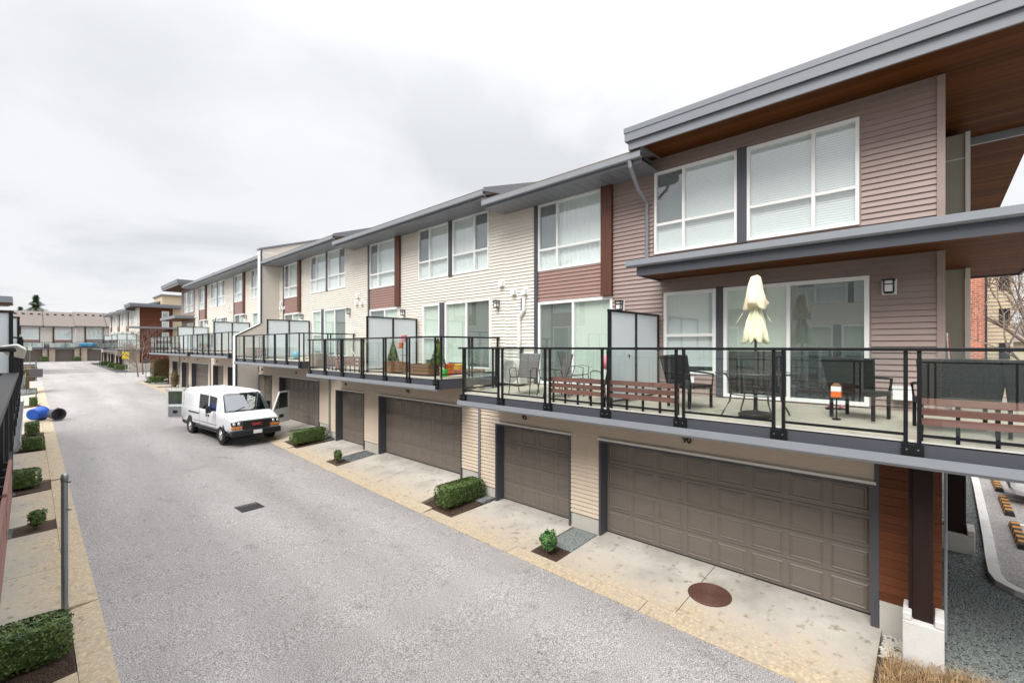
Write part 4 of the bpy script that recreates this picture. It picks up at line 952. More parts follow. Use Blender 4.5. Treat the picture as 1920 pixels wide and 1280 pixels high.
stones('gravel_stones', 8.0, 8.98, 5.76, 6.38, sz, 1500, .012, .026, 3)
stones('gravel_stones', 8.56, 8.98, 9.2, 9.7, lambda x, y: slab_z(x, y, 1, .1) - .025, 500, .012, .026, 4)
stones('mulch_chips', 7.45, 7.96, 5.76, 6.38, sz, 500, .010, .028, 5, m='mulch')
stones('mulch_chips', 7.45, 8.5, 9.2, 10.38, lambda x, y: slab_z(x, y, 1, .1) - .025, 900, .010, .028, 15, m='mulch')
stones('mulch_chips', 7.45, 8.5, 19.0, 20.2, lambda x, y: slab_z(x, y, 1, .45) - .025, 600, .012, .03, 16, m='mulch')
stones('mulch_chips', -.24, .43, 8.66, 9.05, lambda x, y: slab_z(x, y, -1, -.2) - .025, 700, .010, .028, 6, m='mulch')
zr_ = lambda x, y, f: slab_z(x, y, 1, f) - .03
zq_ = lambda x, y, f: slab_z(x, y, -1, f) - .03
hedge('small bright green shrub in mulch between garage doors 90 and 92', 7.42, 7.86, 5.86, 6.32, zr_(7.6, 6.1, 0), .52, 2600, .026, 'leaf_bright', 'ball', cat='shrub')
hedge('clipped box hedge by the downspout next to garage door 92', 7.50, 8.92, 9.40, 9.98, zr_(8.2, 9.7, .1), .56, 7000, .022)
hedge('small ragged shrub beside the gravel strip at door 96', 7.50, 7.86, 15.68, 16.05, zr_(7.7, 15.9, .32), .50, 1100, .026, 'leaf', 'ball', cat='shrub')
hedge('clipped box hedge just in front of the van', 7.36, 8.80, 19.05, 19.62, zr_(8.1, 19.3, .45), .58, 4500, .024)
hedge('large clipped hedge at the foot of the steel pipe post', -1.2, .42, 9.02, 9.62, zq_(-.2, 9.3, -.2), .56, 9000, .022)
hedge('small round shrub on the left bed with dark gravel', -.06, .34, 15.35, 15.72, zq_(.1, 15.5, -.02), .50, 1300, .024, 'leaf', 'ball', cat='shrub')
hedge('clipped hedge on the left opposite door 98', -.9, .25, 19.25, 19.85, zq_(-.2, 19.5, .15), .55, 3200, .026)
hedge('square low hedge on the left before the tipped bins', -.25, .42, 25.2, 25.75, zq_(.1, 25.5, .3), .52, 1500, .03)
hedge('square hedge on the left nearest the tipped bins', -.12, .32, 29.0, 29.45, zq_(.1, 29.2, .35), .58, 1200, .03)
hedge('little hedge on the left past the tipped bins', .02, .36, 40.3, 40.7, zq_(.2, 40.5, .5), .55, 600, .04)
hedge('tall brownish hedge on the left by the sign post', -.3, .34, 48.2, 50.4, zl(49), 1.9, 1800, .05, 'leaf_brown')
hedge('tall brown-green hedge at the corner of the second block', 7.75, 9.1, 52.6, 53.6, zl(53) + .02, 2.1, 2200, .05, 'leaf_brown')
hedge('low green hedge at the corner of the second block', 7.3, 8.6, 51.6, 52.2, zl(52) + .02, .6, 900, .05)
hedge('leafy brown shrub between garage doors of the second block', 7.6, 8.3, 43.9, 44.6, zl(44), 1.7, 900, .05, 'leaf_brown', 'ball', cat='shrub')
for i, (x, y, l) in enumerate(((8.3, 76.5, 'small green hedge before the farthest row, first from the yellow sign'), (8.2, 83, 'small green hedge before the farthest row, second from the yellow sign'), (8.1, 92, 'small green hedge before the farthest row, third from the yellow sign'))):
    hedge(l, x - .8, x + .5, y, y + 1.0, zl(y), .7, 500, .07)
hedge('square green hedge between the closing garage doors under the conifer', 1.4, 2.4, 115.5, 116.3, 1.6, .95, 500, .09)
hedge('square green hedge right of the closing garage doors', 5.7, 6.6, 115.5, 116.3, 1.65, .85, 500, .09)

# ------------------------------------------------------------------ small things on the ground
t = thing('manhole_cover', 'round rusty manhole cover set in the concrete drive', 'manhole', (8.27, 2.95, slab_z(8.27, 2.95, 1, 0)))
tl = math.atan((slab_z(8.6, 3, 1, 0) - slab_z(8.0, 3, 1, 0)) / .6); z0 = slab_z(8.27, 2.95, 1, 0); mt = Matrix.Translation((8.27, 2.95, z0)) @ Matrix.Rotation(-tl, 4, 'Y')
MB().lathe([(.36, -.03), (.36, .008), (.345, .010), (.335, .004), (.325, .004), (.32, .009), (0.001, .009)], n=40).xf(mt).build('cover', 'iron', t)
for k in range(5):
    MB().lathe([(.06 * k + .035, .0092), (.06 * k + .04, .014), (.06 * k + .06, .014), (.06 * k + .065, .0092)], n=36, ring=True).xf(mt).build('raised_ring', 'iron', t)
t = thing('drain_grate', 'square cast iron drain grate in the asphalt lane', 'drain', (4.06, 13.5, zl(13.5)), R(4))
b = MB()
for a in (-.28, .24): b.box(a, a + .04, -.28, .28, .0, .012); b.box(-.24, .24, a, a + .04, .0, .012)
b.build('frame', 'iron_dark', t, world=False)
for i in range(9): x = -.225 + i * .052; MB().hexa([(x, -.24, .0), (x + .026, -.24, .0), (x + .026, .24, .0), (x, .24, .0), (x, -.24, .01), (x + .026, -.24, .01), (x + .026, .24, .01), (x, .24, .01)]).build('bar', 'iron_dark', t, world=False)
MB().box(-.24, .24, -.24, .24, .001, .004).build('sump_shade', 'ink', t, world=False)  # thin black plate, paints the darkness of the pit below the bars
t = thing('pipe_post', 'galvanised steel pipe post with cap beside the lane', 'post', (.40, 10.4, zq_(.4, 10.4, -.1)))
pz = zq_(.4, 10.4, -.1)
MB().tube([(.40, 10.4, pz - .1), (.40, 10.4, pz + 2.28)], .043, 20).build('pipe', 'steel', t, smooth=True, auto=40)
MB().lathe([(.048, 2.2), (.05, 2.28), (.043, 2.32), (.02, 2.335)], (.40, 10.4, pz), 20).build('cap', 'steel', t, smooth=True)
for z in (1.75, 2.2): MB().tube([(.43, 10.36, pz + z), (.47, 10.33, pz + z)], .014, 8).build('bolt', 'steel', t)
def sign_post(label, x, y, h, plates, g=None):
    z = zl(y); t = thing('sign_post', label, 'sign', (x, y, z)); MB().tube([(x, y, z - .05), (x, y, z + h)], .035, 8).build('pole', 'steel', t)
    for (m, zc, w, hh) in plates: MB().box(x - w / 2, x + w / 2, y - .05, y - .03, z + zc - hh / 2, z + zc + hh / 2).build('sign_plate', m, t)
sign_post('grey sign post with two plates on the left kerb', .33, 43.6, 2.55, (('grey_plastic', 1.75, .62, .55), ('white', 1.0, .6, .45)))
sign_post('yellow sign plate on a pale post before the farthest row', 7.65, 68.5, 2.6, (('sign_yellow', 2.1, .62, .80),))
sign_post('slim pale sign post in front of the closing houses', .1, 88.0, 3.0, (('offwhite', 2.7, .4, .5),))
sign_post('slim dark post with plate at the stone wall', 8.05, 58.0, 2.2, (('grey_plastic', 1.8, .35, .5),))
def barrel(name, label, cat, x, y, m, r, L, ang, mb='ink'):
    z = slab_z(x, y, -1, .4) if x < LX0 else zl(y); t = thing(name, label, cat, (x, y, z + r), 0)
    mt = Matrix.Translation((x, y, z + r + .02)) @ Matrix.Rotation(ang, 4, 'Z') @ Matrix.Rotation(R(90), 4, 'Y')
    MB().lathe([(r * .80, -L / 2), (r * .84, -L / 2 + .02), (r * .95, L * .2), (r, L / 2 - .06), (r * 1.07, L / 2 - .05), (r * 1.07, L / 2), (r * .96, L / 2), (r * .90, L * .1), (r * .75, -L / 2 + .04)], n=26).xf(mt).build('tub', m, t, smooth=True, auto=35)
    MB().lathe([(r * .7, -L / 2 - .025), (r * .74, -L / 2), (r * .3, -L / 2 + .0)], n=20).xf(mt).build('base_ring', m, t)
    for s in (-1, 1): MB().tube([Vector(mt @ Vector((s * r * 1.02, -.07, L * .3))), Vector(mt @ Vector((s * r * 1.16, 0, L * .3))), Vector(mt @ Vector((s * r * 1.02, .07, L * .3)))], .014, 6).build('handle', m, t)
barrel('recycling_tub', 'blue plastic bin lying on its side on the kerb', 'bin', .30, 33.6, 'blue_plastic', .34, .62, R(58))
barrel('rubbish_bin', 'dark grey bin tipped over beside the blue bin', 'bin', .95, 33.0, 'grey_plastic', .30, .50, R(-66))

# ------------------------------------------------------------------ gravel yard, kerb and parking at the right end
b = MB(); b.box(7.2, 24, -14, .58, -.5, -.09); structure(b.build('gravel_yard', 'gravel'))
stones('gravel_stones', 8.6, 12.4, -1.0, .02, lambda x, y: -.09, 8500, .009, .022, 8)
stones('gravel_stones', 8.3, 9.0, -.05, .6, lambda x, y: -.09, 900, .012, .03, 9, m='concrete')
def ribbon(name, m, P, w, z0, z1):
    b = MB(); n = len(P); LR = []
    for i, p in enumerate(P):
        d = (Vector(P[min(i + 1, n - 1)]) - Vector(P[max(i - 1, 0)])).normalized(); nx = Vector((-d.y, d.x)); LR.append((Vector(p) + nx * w / 2, Vector(p) - nx * w / 2))
    for (a, c), (e, f) in zip(LR, LR[1:]):
        b.hexa([(a.x, a.y, z0), (c.x, c.y, z0), (f.x, f.y, z0), (e.x, e.y, z0), (a.x, a.y, z1), (c.x, c.y, z1), (f.x, f.y, z1), (e.x, e.y, z1)])
    return structure(b.build(name, m))
KP = [(60, -.98), (40, -.95), (26, -.92), (20, -.90), (15, -.84), (13.2, -.80), (12.6, -.80), (12.25, -.86), (12.02, -1.05), (11.8, -1.5), (11.2, -3.0), (9, -8)]
ribbon('kerb', 'concrete_light', KP, .17, -.4, .02)
b = MB(); b.pts([(60, -.98, -.082), (40, -.95, -.082), (20, -.90, -.082), (13.2, -.80, -.082), (12.6, -.80, -.082), (12.25, -.86, -.082), (12.02, -1.05, -.082), (11.8, -1.5, -.082), (9, -8, -.082), (9, -40, -.082), (60, -40, -.082)], [tuple(range(11))]); structure(b.build('parking_lot', 'asphalt', recalc=False))
for i in range(6):
    x = 14.2 + i * 2.62; b = MB(); b.box(x - .06, x + .06, -6.2, -1.5, -.08, -.076); structure(b.build('bay_line', 'paint_white'))
for i, l in enumerate(('striped wheel stop closest to the kerb corner', 'striped wheel stop second from the kerb corner, beside the white car', 'striped wheel stop third from the kerb corner, at the white car nose', 'striped wheel stop fourth from the kerb corner')):
    x0 = 14.75 + i * 2.7; t = thing('wheel_stop', l, 'wheel stop', (x0 + .9, -1.38, -.08))
    MB().prism([(x0, -1.48, -.08), (x0, -1.45, .03), (x0, -1.31, .03), (x0, -1.28, -.08)], (1.85, 0, 0)).build('stop', 'rubber', t)
    for k in range(5):
        xx = x0 + .12 + k * .36; MB().prism([(xx, -1.478, -.06), (xx + .16, -1.478, -.06), (xx + .24, -1.452, .025), (xx + .08, -1.452, .025)], (0, -.006, 0)).build('stripe', 'stop_yellow', t); MB().prism([(xx, -1.285, -.06), (xx + .16, -1.285, -.06), (xx + .24, -1.311, .025), (xx + .08, -1.311, .025)], (0, .006, 0)).build('stripe', 'stop_yellow', t)
        MB().box(xx + .08, xx + .24, -1.449, -1.311, .0302, .034).build('stripe', 'stop_yellow', t)
# dry ornamental grass
rg = random.Random(5); b = MB()
for _ in range(5200):
    x = rg.uniform(6.75, 8.25); y = rg.uniform(-.75, .52) 
    if x > 8.1 and y > -.05: continue
    a = rg.uniform(0, 6.28); h = rg.uniform(.10, .32); ln = rg.uniform(.05, .32); w = .004; z = -.10
    d = Vector((math.cos(a), math.sin(a), 0)); s = Vector((-d.y, d.x, 0)) * w; p = Vector((x, y, z)); m1 = p + d * ln * .4 + Vector((0, 0, h * .75)); e_ = p + d * ln + Vector((0, 0, h))
    b.pts([p - s, p + s, m1 + s * .8, m1 - s * .8, e_], [(0, 1, 2, 3), (3, 2, 4)])
o = b.build('dry_grass', 'drygrass', recalc=False); o['kind'] = 'stuff'; tag(o, 'straw-coloured dry grass at the foot of the white pier', 'grass')
structure(MB().box(6.5, 8.3, -1.6, .56, -.5, -.082).build('grass_bed', 'mulch'))

# ------------------------------------------------------------------ beyond the parking lot
t = thing('brick_building', 'red brick building seen past the olive corner bay', 'building', (50, 3, -.2))
MB().box(45, 60, -2.45, 12, -.5, 16).build('wall', 'brick', t)
MB().box(44.95, 45, -2.5, -2.38, -.5, 16).build('corner_trim', 'iron_dark', t)
t = thing('cream_building', 'cream clad building right of the brick building', 'building', (75, -5, -.2))
MB().box(62, 90, -5.1, 8, -.5, 15).build('wall', 'cream_wall', t)
for z in [1.2 + .35 * i for i in range(36)]: MB().box(61.95, 62, -5.1, -2.5, z, z + .06).build('cladding_joint', 'concrete', t)
for z in (3.2, 6.4, 9.6): MB().box(61.9, 62, -4.9, -4.2, z, z + 1.5).build('window', 'glass_black', t)
t = thing('dark_house', 'distant dark-roofed house behind the bare trees', 'building', (130, -20, 0))
MB().box(120, 140, -26, -6.5, -.5, 5.2).build('wall', 'cream_wall', t); MB().prism([(119, -27, 5.2), (141, -27, 5.2), (130, -27, 9)], (0, 21, 0)).build('roof', 'shingle', t)

def bare_tree(label, base, h, seed, bark='bark', spread=.55, levels=5, r0=.09, cat='tree', nb=3, leaf=None):
    rg = random.Random(seed); tr = MB(); tw = MB(); base = Vector(base); tips = []
    def grow(p, d, L_, r, lv):
        k = 3; pts = [p]; q = p.copy(); dd = d.copy()
        for i in range(k):
            dd = (dd + Vector((rg.gauss(0, .13), rg.gauss(0, .13), rg.gauss(.03, .08)))).normalized(); q = q + dd * L_ / k; pts.append(q.copy())
        (tr if lv <= 1 else tw).tube(pts, [r, r * .87, r * .76, r * .66], 6 if lv < 2 else 4, cap=False)
        if lv >= levels: tips.append(q); return
        for i in range(nb + (rg.random() < .5)):
            a = rg.uniform(0, 6.28); up = rg.uniform(.25, .9) if lv < 2 else rg.uniform(-.1, .9)
            nd = (dd * (1 - spread) + Vector((math.cos(a), math.sin(a), up)) * spread).normalized()
            st = pts[rg.choice((2, 3, 3))]; grow(st.copy(), nd, L_ * rg.uniform(.6, .85), r * rg.uniform(.45, .66), lv + 1)
    grow(base, Vector((rg.gauss(0, .06), rg.gauss(0, .06), 1)), h * .33, r0, 0)
    t = thing('bare_tree', label, cat, base); tr.build('trunk', bark, t, recalc=False); tw.build('crown', 'twig' if bark == 'bark' else bark, t, recalc=False)
    if leaf:
        lf = MB()
        for q in tips:
            for _ in range(3):
                p = q + Vector((rg.gauss(0, .12), rg.gauss(0, .12), rg.gauss(0, .12))); a = Vector((rg.gauss(0, 1), rg.gauss(0, 1), rg.gauss(0, 1))).normalized() * .05; c_ = a.cross(Vector((0, 0, 1))) * .7
                lf.pts([p - a, p - c_, p + a, p + c_], [(0, 1, 2, 3)])
        lf.build('buds', leaf, t, recalc=False, kind='stuff')
    return t
bare_tree('bare reddish tree in front of the cedar end house', (8.9, 66.0, zl(66)), 6.2, 4, 'bark_red', .62, 5, .085)
bare_tree('second bare reddish tree at the corner hedge', (8.6, 57.0, zl(57)), 5.0, 9, 'bark_red', .62, 5, .075)
bare_tree('pale multi-stem bare tree by the side street kerb', (7.9, 61.5, zl(61)), 4.6, 12, 'bark', .6, 5, .07)
bare_tree('bare shrubby tree behind the parking lot, right of the brick building', (30, -3.1, -.2), 8.5, 21, 'bark', .5, 5, .13, leaf='leaf_brown')
bare_tree('taller bare tree further behind the parking lot', (48, -6.0, -.2), 14, 25, 'bark', .5, 5, .2)
bare_tree('bare tree standing close to the distant house', (72, -9.5, -.2), 17, 33, 'bark', .5, 5, .22)
def conifer(label, x, y, z, h, r, seed, n=5200):
    rg = random.Random(seed); t = thing('conifer', label, 'tree', (x, y, z)); MB().tube([(x, y, z), (x, y, z + h * .6), (x, y, z + h * .98)], [.28, .16, .02], 8).build('trunk', 'bark', t)
    b = MB()
    for _ in range(n):
        f = rg.random() ** .8; a = rg.uniform(0, 6.28); lay = .62 + .38 * math.sin(f * 60); rr = r * (1 - f) * rg.uniform(.3, 1) * lay * (1 + .25 * math.sin(a * 3 + f * 9)); q = Vector((x + rr * math.cos(a), y + rr * math.sin(a), z + h * .1 + f * h * .9 - rr * .12))
        d = Vector((math.cos(a), math.sin(a), rg.uniform(-.5, .25))).normalized() * rg.uniform(.2, .5); s = d.cross(Vector((0, 0, 1))).normalized() * rg.uniform(.06, .14)
        b.pts([q - s, q + s, q + d + s * .5, q + d - s * .5], [(0, 1, 2, 3)])
    b.build('crown', 'needle', t, recalc=False)
conifer('dark conifer rising behind the brown roofs', 1.0, 136, 1.6, 13.4, 7.6, 3, 9000)
conifer('smaller conifer beside the dark conifer behind the brown roofs', -1.2, 138.5, 1.6, 11.0, 5.0, 8, 4500)
# low stone wall at the side street
t = thing('stone_wall', 'low pale stone wall at the cedar house across the street', 'wall', (9.4, 73.5, zl(73)))
rg = random.Random(2)
for i in range(9):
    for j in range(4): MB().box(8.5 + i * .42 + (j % 2) * .2, 8.9 + i * .42 + (j % 2) * .2, 73.3, 73.6 + rg.uniform(0, .04), zl(73) + j * .25, zl(73) + j * .25 + .24).build('stone_block', 'stone_wall', t)
# ------------------------------------------------------------------ vehicles
def wheel(parent, x, y, z, r, w, sgn, rim='chrome'):
    """wheel with its axle along local y"""
    rot = Matrix.Translation((x, y, z)) @ Matrix.Rotation(R(90), 4, 'X')
    o = MB().lathe([(r * .60, -w / 2), (r * .93, -w / 2), (r, -w / 2 + .03), (r, w / 2 - .03), (r * .93, w / 2), (r * .60, w / 2), (r * .60, -w / 2)], n=28, ring=True).xf(rot).build('wheel', 'tyre', parent, world=False, smooth=True, auto=35)
    s = -sgn * w / 2
    MB().lathe([(r * .60, s * .9), (r * .60, s * .55), (r * .46, s * .60), (r * .40, s * .98), (r * .18, s * 1.02), (r * .16, s * 1.2), (.005, s * 1.22)], n=28).xf(rot).build('rim', rim, o, world=False, smooth=True, auto=35)
    for k in range(8):
        a = 2 * math.pi * k / 8; c = Vector((r * .43 * math.cos(a), r * .43 * math.sin(a), 0)); MB().lathe([(r * .05, s * .80), (r * .05, s * .90), (r * .02, s * .905)], (c.x, c.y, 0), 8).xf(rot).build('rim_hole_shade', 'ink', o, world=False)  # black studs in place of cut holes, their shade is in the colour
def loft(parent, secs, glass_test, body_m, glass_m, name='body', gname='window', local=True, dark=None):
    """secs: list of (x, [(halfwidth, z)...]) from tail to nose; mirrored rings become one shell. Faces picked by glass_test become panes."""
    n = len(secs[0][1]); P = []
    for x, pr in secs:
        for (y, z) in pr: P.append((x, -y, z))
        for (y, z) in reversed(pr): P.append((x, y, z))
    m = 2 * n; body = MB(); panes = {}; body.v = list(P)
    for i in range(len(secs) - 1):
        for j in range(m - 1):
            f = (i * m + j, i * m + j + 1, (i + 1) * m + j + 1, (i + 1) * m + j); jj = j if j < n else m - 2 - j
            g = glass_test(i, jj, j < n - 1) if j != n - 1 else glass_test(i, 'top', True)
            if g: panes.setdefault((g, j < n - 1) if j != n - 1 else (g, 0), []).append(f)
            else: body.f.append(f)
    body.f.append(tuple(range(m - 1, -1, -1))); body.f.append(tuple((len(secs) - 1) * m + j for j in range(m)))
    o = body.build(name, body_m, parent, world=False, smooth=True, auto=28)
    for (g, sd), F in panes.items():
        q = MB(); q.v = list(P); q.f = F; used = sorted({k for f in F for k in f}); mp = {k: i for i, k in enumerate(used)}
        q.v = [P[k] for k in used]; q.f = [tuple(mp[k] for k in f) for f in F]; q.build(gname, glass_m, parent, world=False)
    return o
def panel_quad(b, pts, nrm, t=.012): b.prism(pts, Vector(nrm) * t)

van = thing('white_van', 'white cargo van parked on the lane with front and rear doors open', 'van', (6.28, 23.55, zl(23.5) + .0), R(-90 + 5.2))
# local x forward, y left, z up; length 5.7 m
def ring(zs, zb, zr, w, wr): return [(w * .90, zs), (w, zs + .14), (w, zs + .5), (w * .985, zb), (w * .955, zb + .07), (wr + .07, zr - .20), (wr, zr - .07), (wr * .86, zr)]
secs = [(-2.95, ring(.50, 1.20, 2.05, .95, .80)), (-2.80, ring(.46, 1.20, 2.08, 1.0, .84)), (-1.2, ring(.46, 1.20, 2.10, 1.01, .85)), (-.80, ring(.46, 1.20, 2.10, 1.01, .85)), (.28, ring(.46, 1.20, 2.10, 1.01, .85)), (.38, ring(.46, 1.20, 2.10, 1.01, .85)), (1.18, ring(.46, 1.20, 2.06, 1.01, .84)), (1.26, ring(.46, 1.20, 2.00, 1.01, .82)),
        (1.92, [(.91, .46), (1.01, .60), (1.01, .96), (.99, 1.19), (.96, 1.235), (.90, 1.255), (.84, 1.27), (.72, 1.28)]),
        (2.30, [(.91, .46), (1.0, .60), (1.0, .90), (.975, 1.09), (.94, 1.14), (.88, 1.165), (.82, 1.18), (.70, 1.19)]),
        (2.62, [(.89, .46), (.97, .60), (.97, .82), (.945, .99), (.90, 1.035), (.84, 1.06), (.78, 1.075), (.66, 1.085)]),
        (2.74, [(.86, .46), (.93, .60), (.93, .78), (.90, .92), (.86, .965), (.80, .985), (.74, 1.0), (.62, 1.005)])]
def vg(i, j, left):
    if j in (4,) and i == 3: return 'slide_window'
    if j == 4 and i == 5: return 'door_window'
    if j in (4, 5, 6) and i == 7: return None
    return 'wind' if (i == 7 and j == 'top') else None
body = loft(van, secs, vg, 'van_white', 'car_glass')
# windscreen as its own pane over the raked front
MB().pts([(1.335, -.74, 1.945), (1.335, .74, 1.945), (1.945, .87, 1.30), (1.945, -.87, 1.30)], [(0, 1, 2, 3)]).build('windscreen', 'car_glass', van, world=False)
b = MB(); b.prism([(1.32, -.76, 1.975), (1.32, -.735, 1.945), (1.945, -.86, 1.285), (1.945, -.92, 1.285)], (.012, 0, .012)); b.prism([(1.32, .76, 1.975), (1.32, .735, 1.945), (1.945, .86, 1.285), (1.945, .92, 1.285)], (.012, 0, .012)); b.build('windscreen_trim', 'plastic_black', van, world=False)
MB().pts([(1.375, -.72, 1.90), (1.375, .04, 1.90), (1.925, .06, 1.32), (1.925, -.83, 1.32)], [(0, 1, 2, 3)]).xf(Matrix.Translation((.008, 0, .008))).build('sun_shade', 'grey_light', van, world=False)
for y0 in (-.55, .05): MB().tube([(1.98, y0, 1.30), (1.84, y0 + .45, 1.44)], .012, 6).build('wiper', 'plastic_black', van, world=False)
b = MB(); b.box(-2.8, 1.2, -.8, .8, .55, .60); b.box(-2.85, -2.8, -.75, .75, .6, .7); b.build('load_floor', 'plastic_black', van, world=False)
MB().box(.35, .85, -.75, .75, .6, 1.55).build('seats', 'plastic_black', van, world=False, bevel=.06)
b = MB(); b.box(2.56, 2.88, -.97, .97, .36, .60); b.build('front_bumper', 'plastic_black', van, world=False, bevel=.05)
b = MB(); b.box(2.66, 2.785, -.54, .54, .62, .965); gr = b.build('grille', 'plastic_black', van, world=False, bevel=.02)
for k in range(4): MB().box(2.778, 2.795, -.53, .53, .65 + k * .075, .672 + k * .075).build('grille_bar', 'iron_dark', gr, world=False)
cu = bpy.data.curves.new('badge', 'FONT'); cu.body = 'GMC'; cu.size = .15; cu.extrude = .012; cu.align_x = 'CENTER'; cu.offset = .006
tmp = bpy.data.objects.new('tmp', cu); COL.objects.link(tmp); bpy.context.view_layer.update(); me = bpy.data.meshes.new_from_object(tmp); bpy.data.objects.remove(tmp)
for v in me.vertices: q = v.co.copy(); v.co = Vector((2.80 + q.z, q.x * 1.15, .755 + q.y))
me.materials.append(M['red_badge']); o = bpy.data.objects.new('badge', me); COL.objects.link(o); o.parent = gr
for s in (-1, 1):
    MB().box(2.58, 2.765, *sorted((s * .55, s * .945)), .775, .95).build('headlight', 'plastic_black', van, world=False, bevel=.02)
    for y in (.68, .86): MB().lathe([(.055, 0), (.06, .012), (.03, .02), (.002, .022)], n=14).xf(Matrix.Translation((2.762, s * y, .865)) @ Matrix.Rotation(R(90), 4, 'Y')).build('lamp_lens', 'lamp_glass', van, world=False, smooth=True)
    MB().box(2.58, 2.772, *sorted((s * .55, s * .95)), .655, .755).build('turn_signal', 'amber', van, world=False, bevel=.02)
    for x in (-1.78, 1.83):
        wheel(van, x, s * .905, .365, .365, .25, s)
        MB().lathe([(.445, -.004), (.445, .004), (.40, .004)], n=30).xf(Matrix.Translation((x, s * 1.004, .42)) @ Matrix.Rotation(R(90), 4, 'X')).build('arch_shade_disc', 'ink', van, world=False)  # flat black disc painted as the shade of the arch recess, no cut-out
    b = MB(); b.box(1.02, 1.10, *sorted((s * 1.0, s * 1.22)), 1.28, 1.33); b.box(.98, 1.12, *sorted((s * 1.12, s * 1.30)), 1.22, 1.52); b.build('mirror', 'plastic_black', van, world=False, bevel=.03)
MB().box(2.882, 2.895, -.17, .17, .43, .57).build('number_plate', 'white', van, world=False)
# seams, handles and rail on the street side (van's right, y<0)
b = MB()
for x in (-.62, .32, 1.24): b.box(x - .006, x + .006, -1.015, -1.005, .55, 1.22)
b.box(-.62, 1.24, -1.015, -1.005, .545, .555); b.build('door_seam', 'grey_metal', van, world=False)
for y in (-.55, -.28, 0, .28, .55): MB().box(-2.6, .9, y - .03, y + .03, 2.085, 2.106).build('roof_rib', 'van_white', van, world=False, bevel=.008)
b = MB(); b.prism([(1.96, -.88, 1.286), (1.96, .88, 1.286), (1.985, .88, 1.276), (1.985, -.88, 1.276)], (0, 0, .008)); b.build('cowl_strip', 'plastic_black', van, world=False)
for s in (-1, 1):
    MB().box(-2.75, 2.5, *sorted((s * .905, s * .99)), .40, .475).build('sill', 'plastic_black', van, world=False)
    MB().box(-1.3, 1.36, *sorted((s * 1.004, s * 1.018)), .70, .735).build('side_moulding', 'grey_light', van, world=False)
    MB().tube([(2.74, s * .72, .985), (2.3, s * .84, 1.165), (1.95, s * .90, 1.25)], .006, 5).build('hood_seam', 'trim_dark', van, world=False)
MB().box(2.70, 2.752, -.60, .60, .968, .985).build('hood_lip', 'grey_light', van, world=False)
MB().box(-1.95, -.72, -1.022, -1.002, 1.02, 1.075).build('door_rail', 'plastic_black', van, world=False)
for x in (.16, .42): MB().box(x, x + .10, -1.03, -1.005, .99, 1.10).build('door_handle', 'plastic_black', van, world=False, bevel=.01)
MB().box(-2.97, -2.85, -.98, -.90, .55, .75).build('tail_lamp', 'red_badge', van, world=False)
MB().box(-3.05, -2.93, -.95, .95, .42, .56).build('rear_bumper', 'plastic_black', van, world=False)
MB().box(-2.955, -2.93, -.78, .78, .62, 1.95).build('load_space_shade', 'ink', van, world=False)  # black sheet stands in for the unlit load space
def hinged(name, m_list, hinge, ang, w, z0, z1, wz0, wz1, handle=True, slant=0.0):
    """open door leaf: white frame with a window, swung about a vertical hinge"""
    mt = Matrix.Translation(hinge) @ Matrix.Rotation(ang, 4, 'Z'); b = MB(); t = .05
    b.box(0, w, -t, 0, z0, wz0); b.hexa([(0, -t, wz0), (.09, -t, wz0), (.09, 0, wz0), (0, 0, wz0), (slant, -t, z1), (slant + .07, -t, z1), (slant + .07, 0, z1), (slant, 0, z1)])
    b.box(w - .09, w, -t, 0, wz0, z1); b.box(slant, w, -t, 0, wz1, z1)
    d = b.xf(mt).build(name, 'van_white', van, world=False, bevel=.012)
    MB().prism([(.09, -.02, wz0), (w - .09, -.02, wz0), (w - .09, -.02, wz1), (slant + .07, -.02, wz1)], (0, -.006, 0)).xf(mt).build('window', 'car_glass', d, world=False)
    if handle:
        MB().box(w * .35, w * .6, -.07, .02, wz0 - .42, wz0 - .28).xf(mt).build('handle', 'plastic_black', d, world=False)
        MB().box(.1, w - .1, .001, .012, z0 + .08, wz0 - .1).xf(mt).build('inner_panel', 'grey_light', d, world=False)
hinged('rear_door', None, (-2.97, -.92, 0), R(-90 - 48), .80, .58, 1.98, 1.25, 1.88)
hinged('rear_door', None, (-2.97, .92, 0), R(90 + 40), .80, .58, 1.98, 1.25, 1.88)
hinged('front_door', None, (1.95, 1.0, 0), R(180 - 62), 1.12, .55, 1.97, 1.20, 1.90, slant=.42)

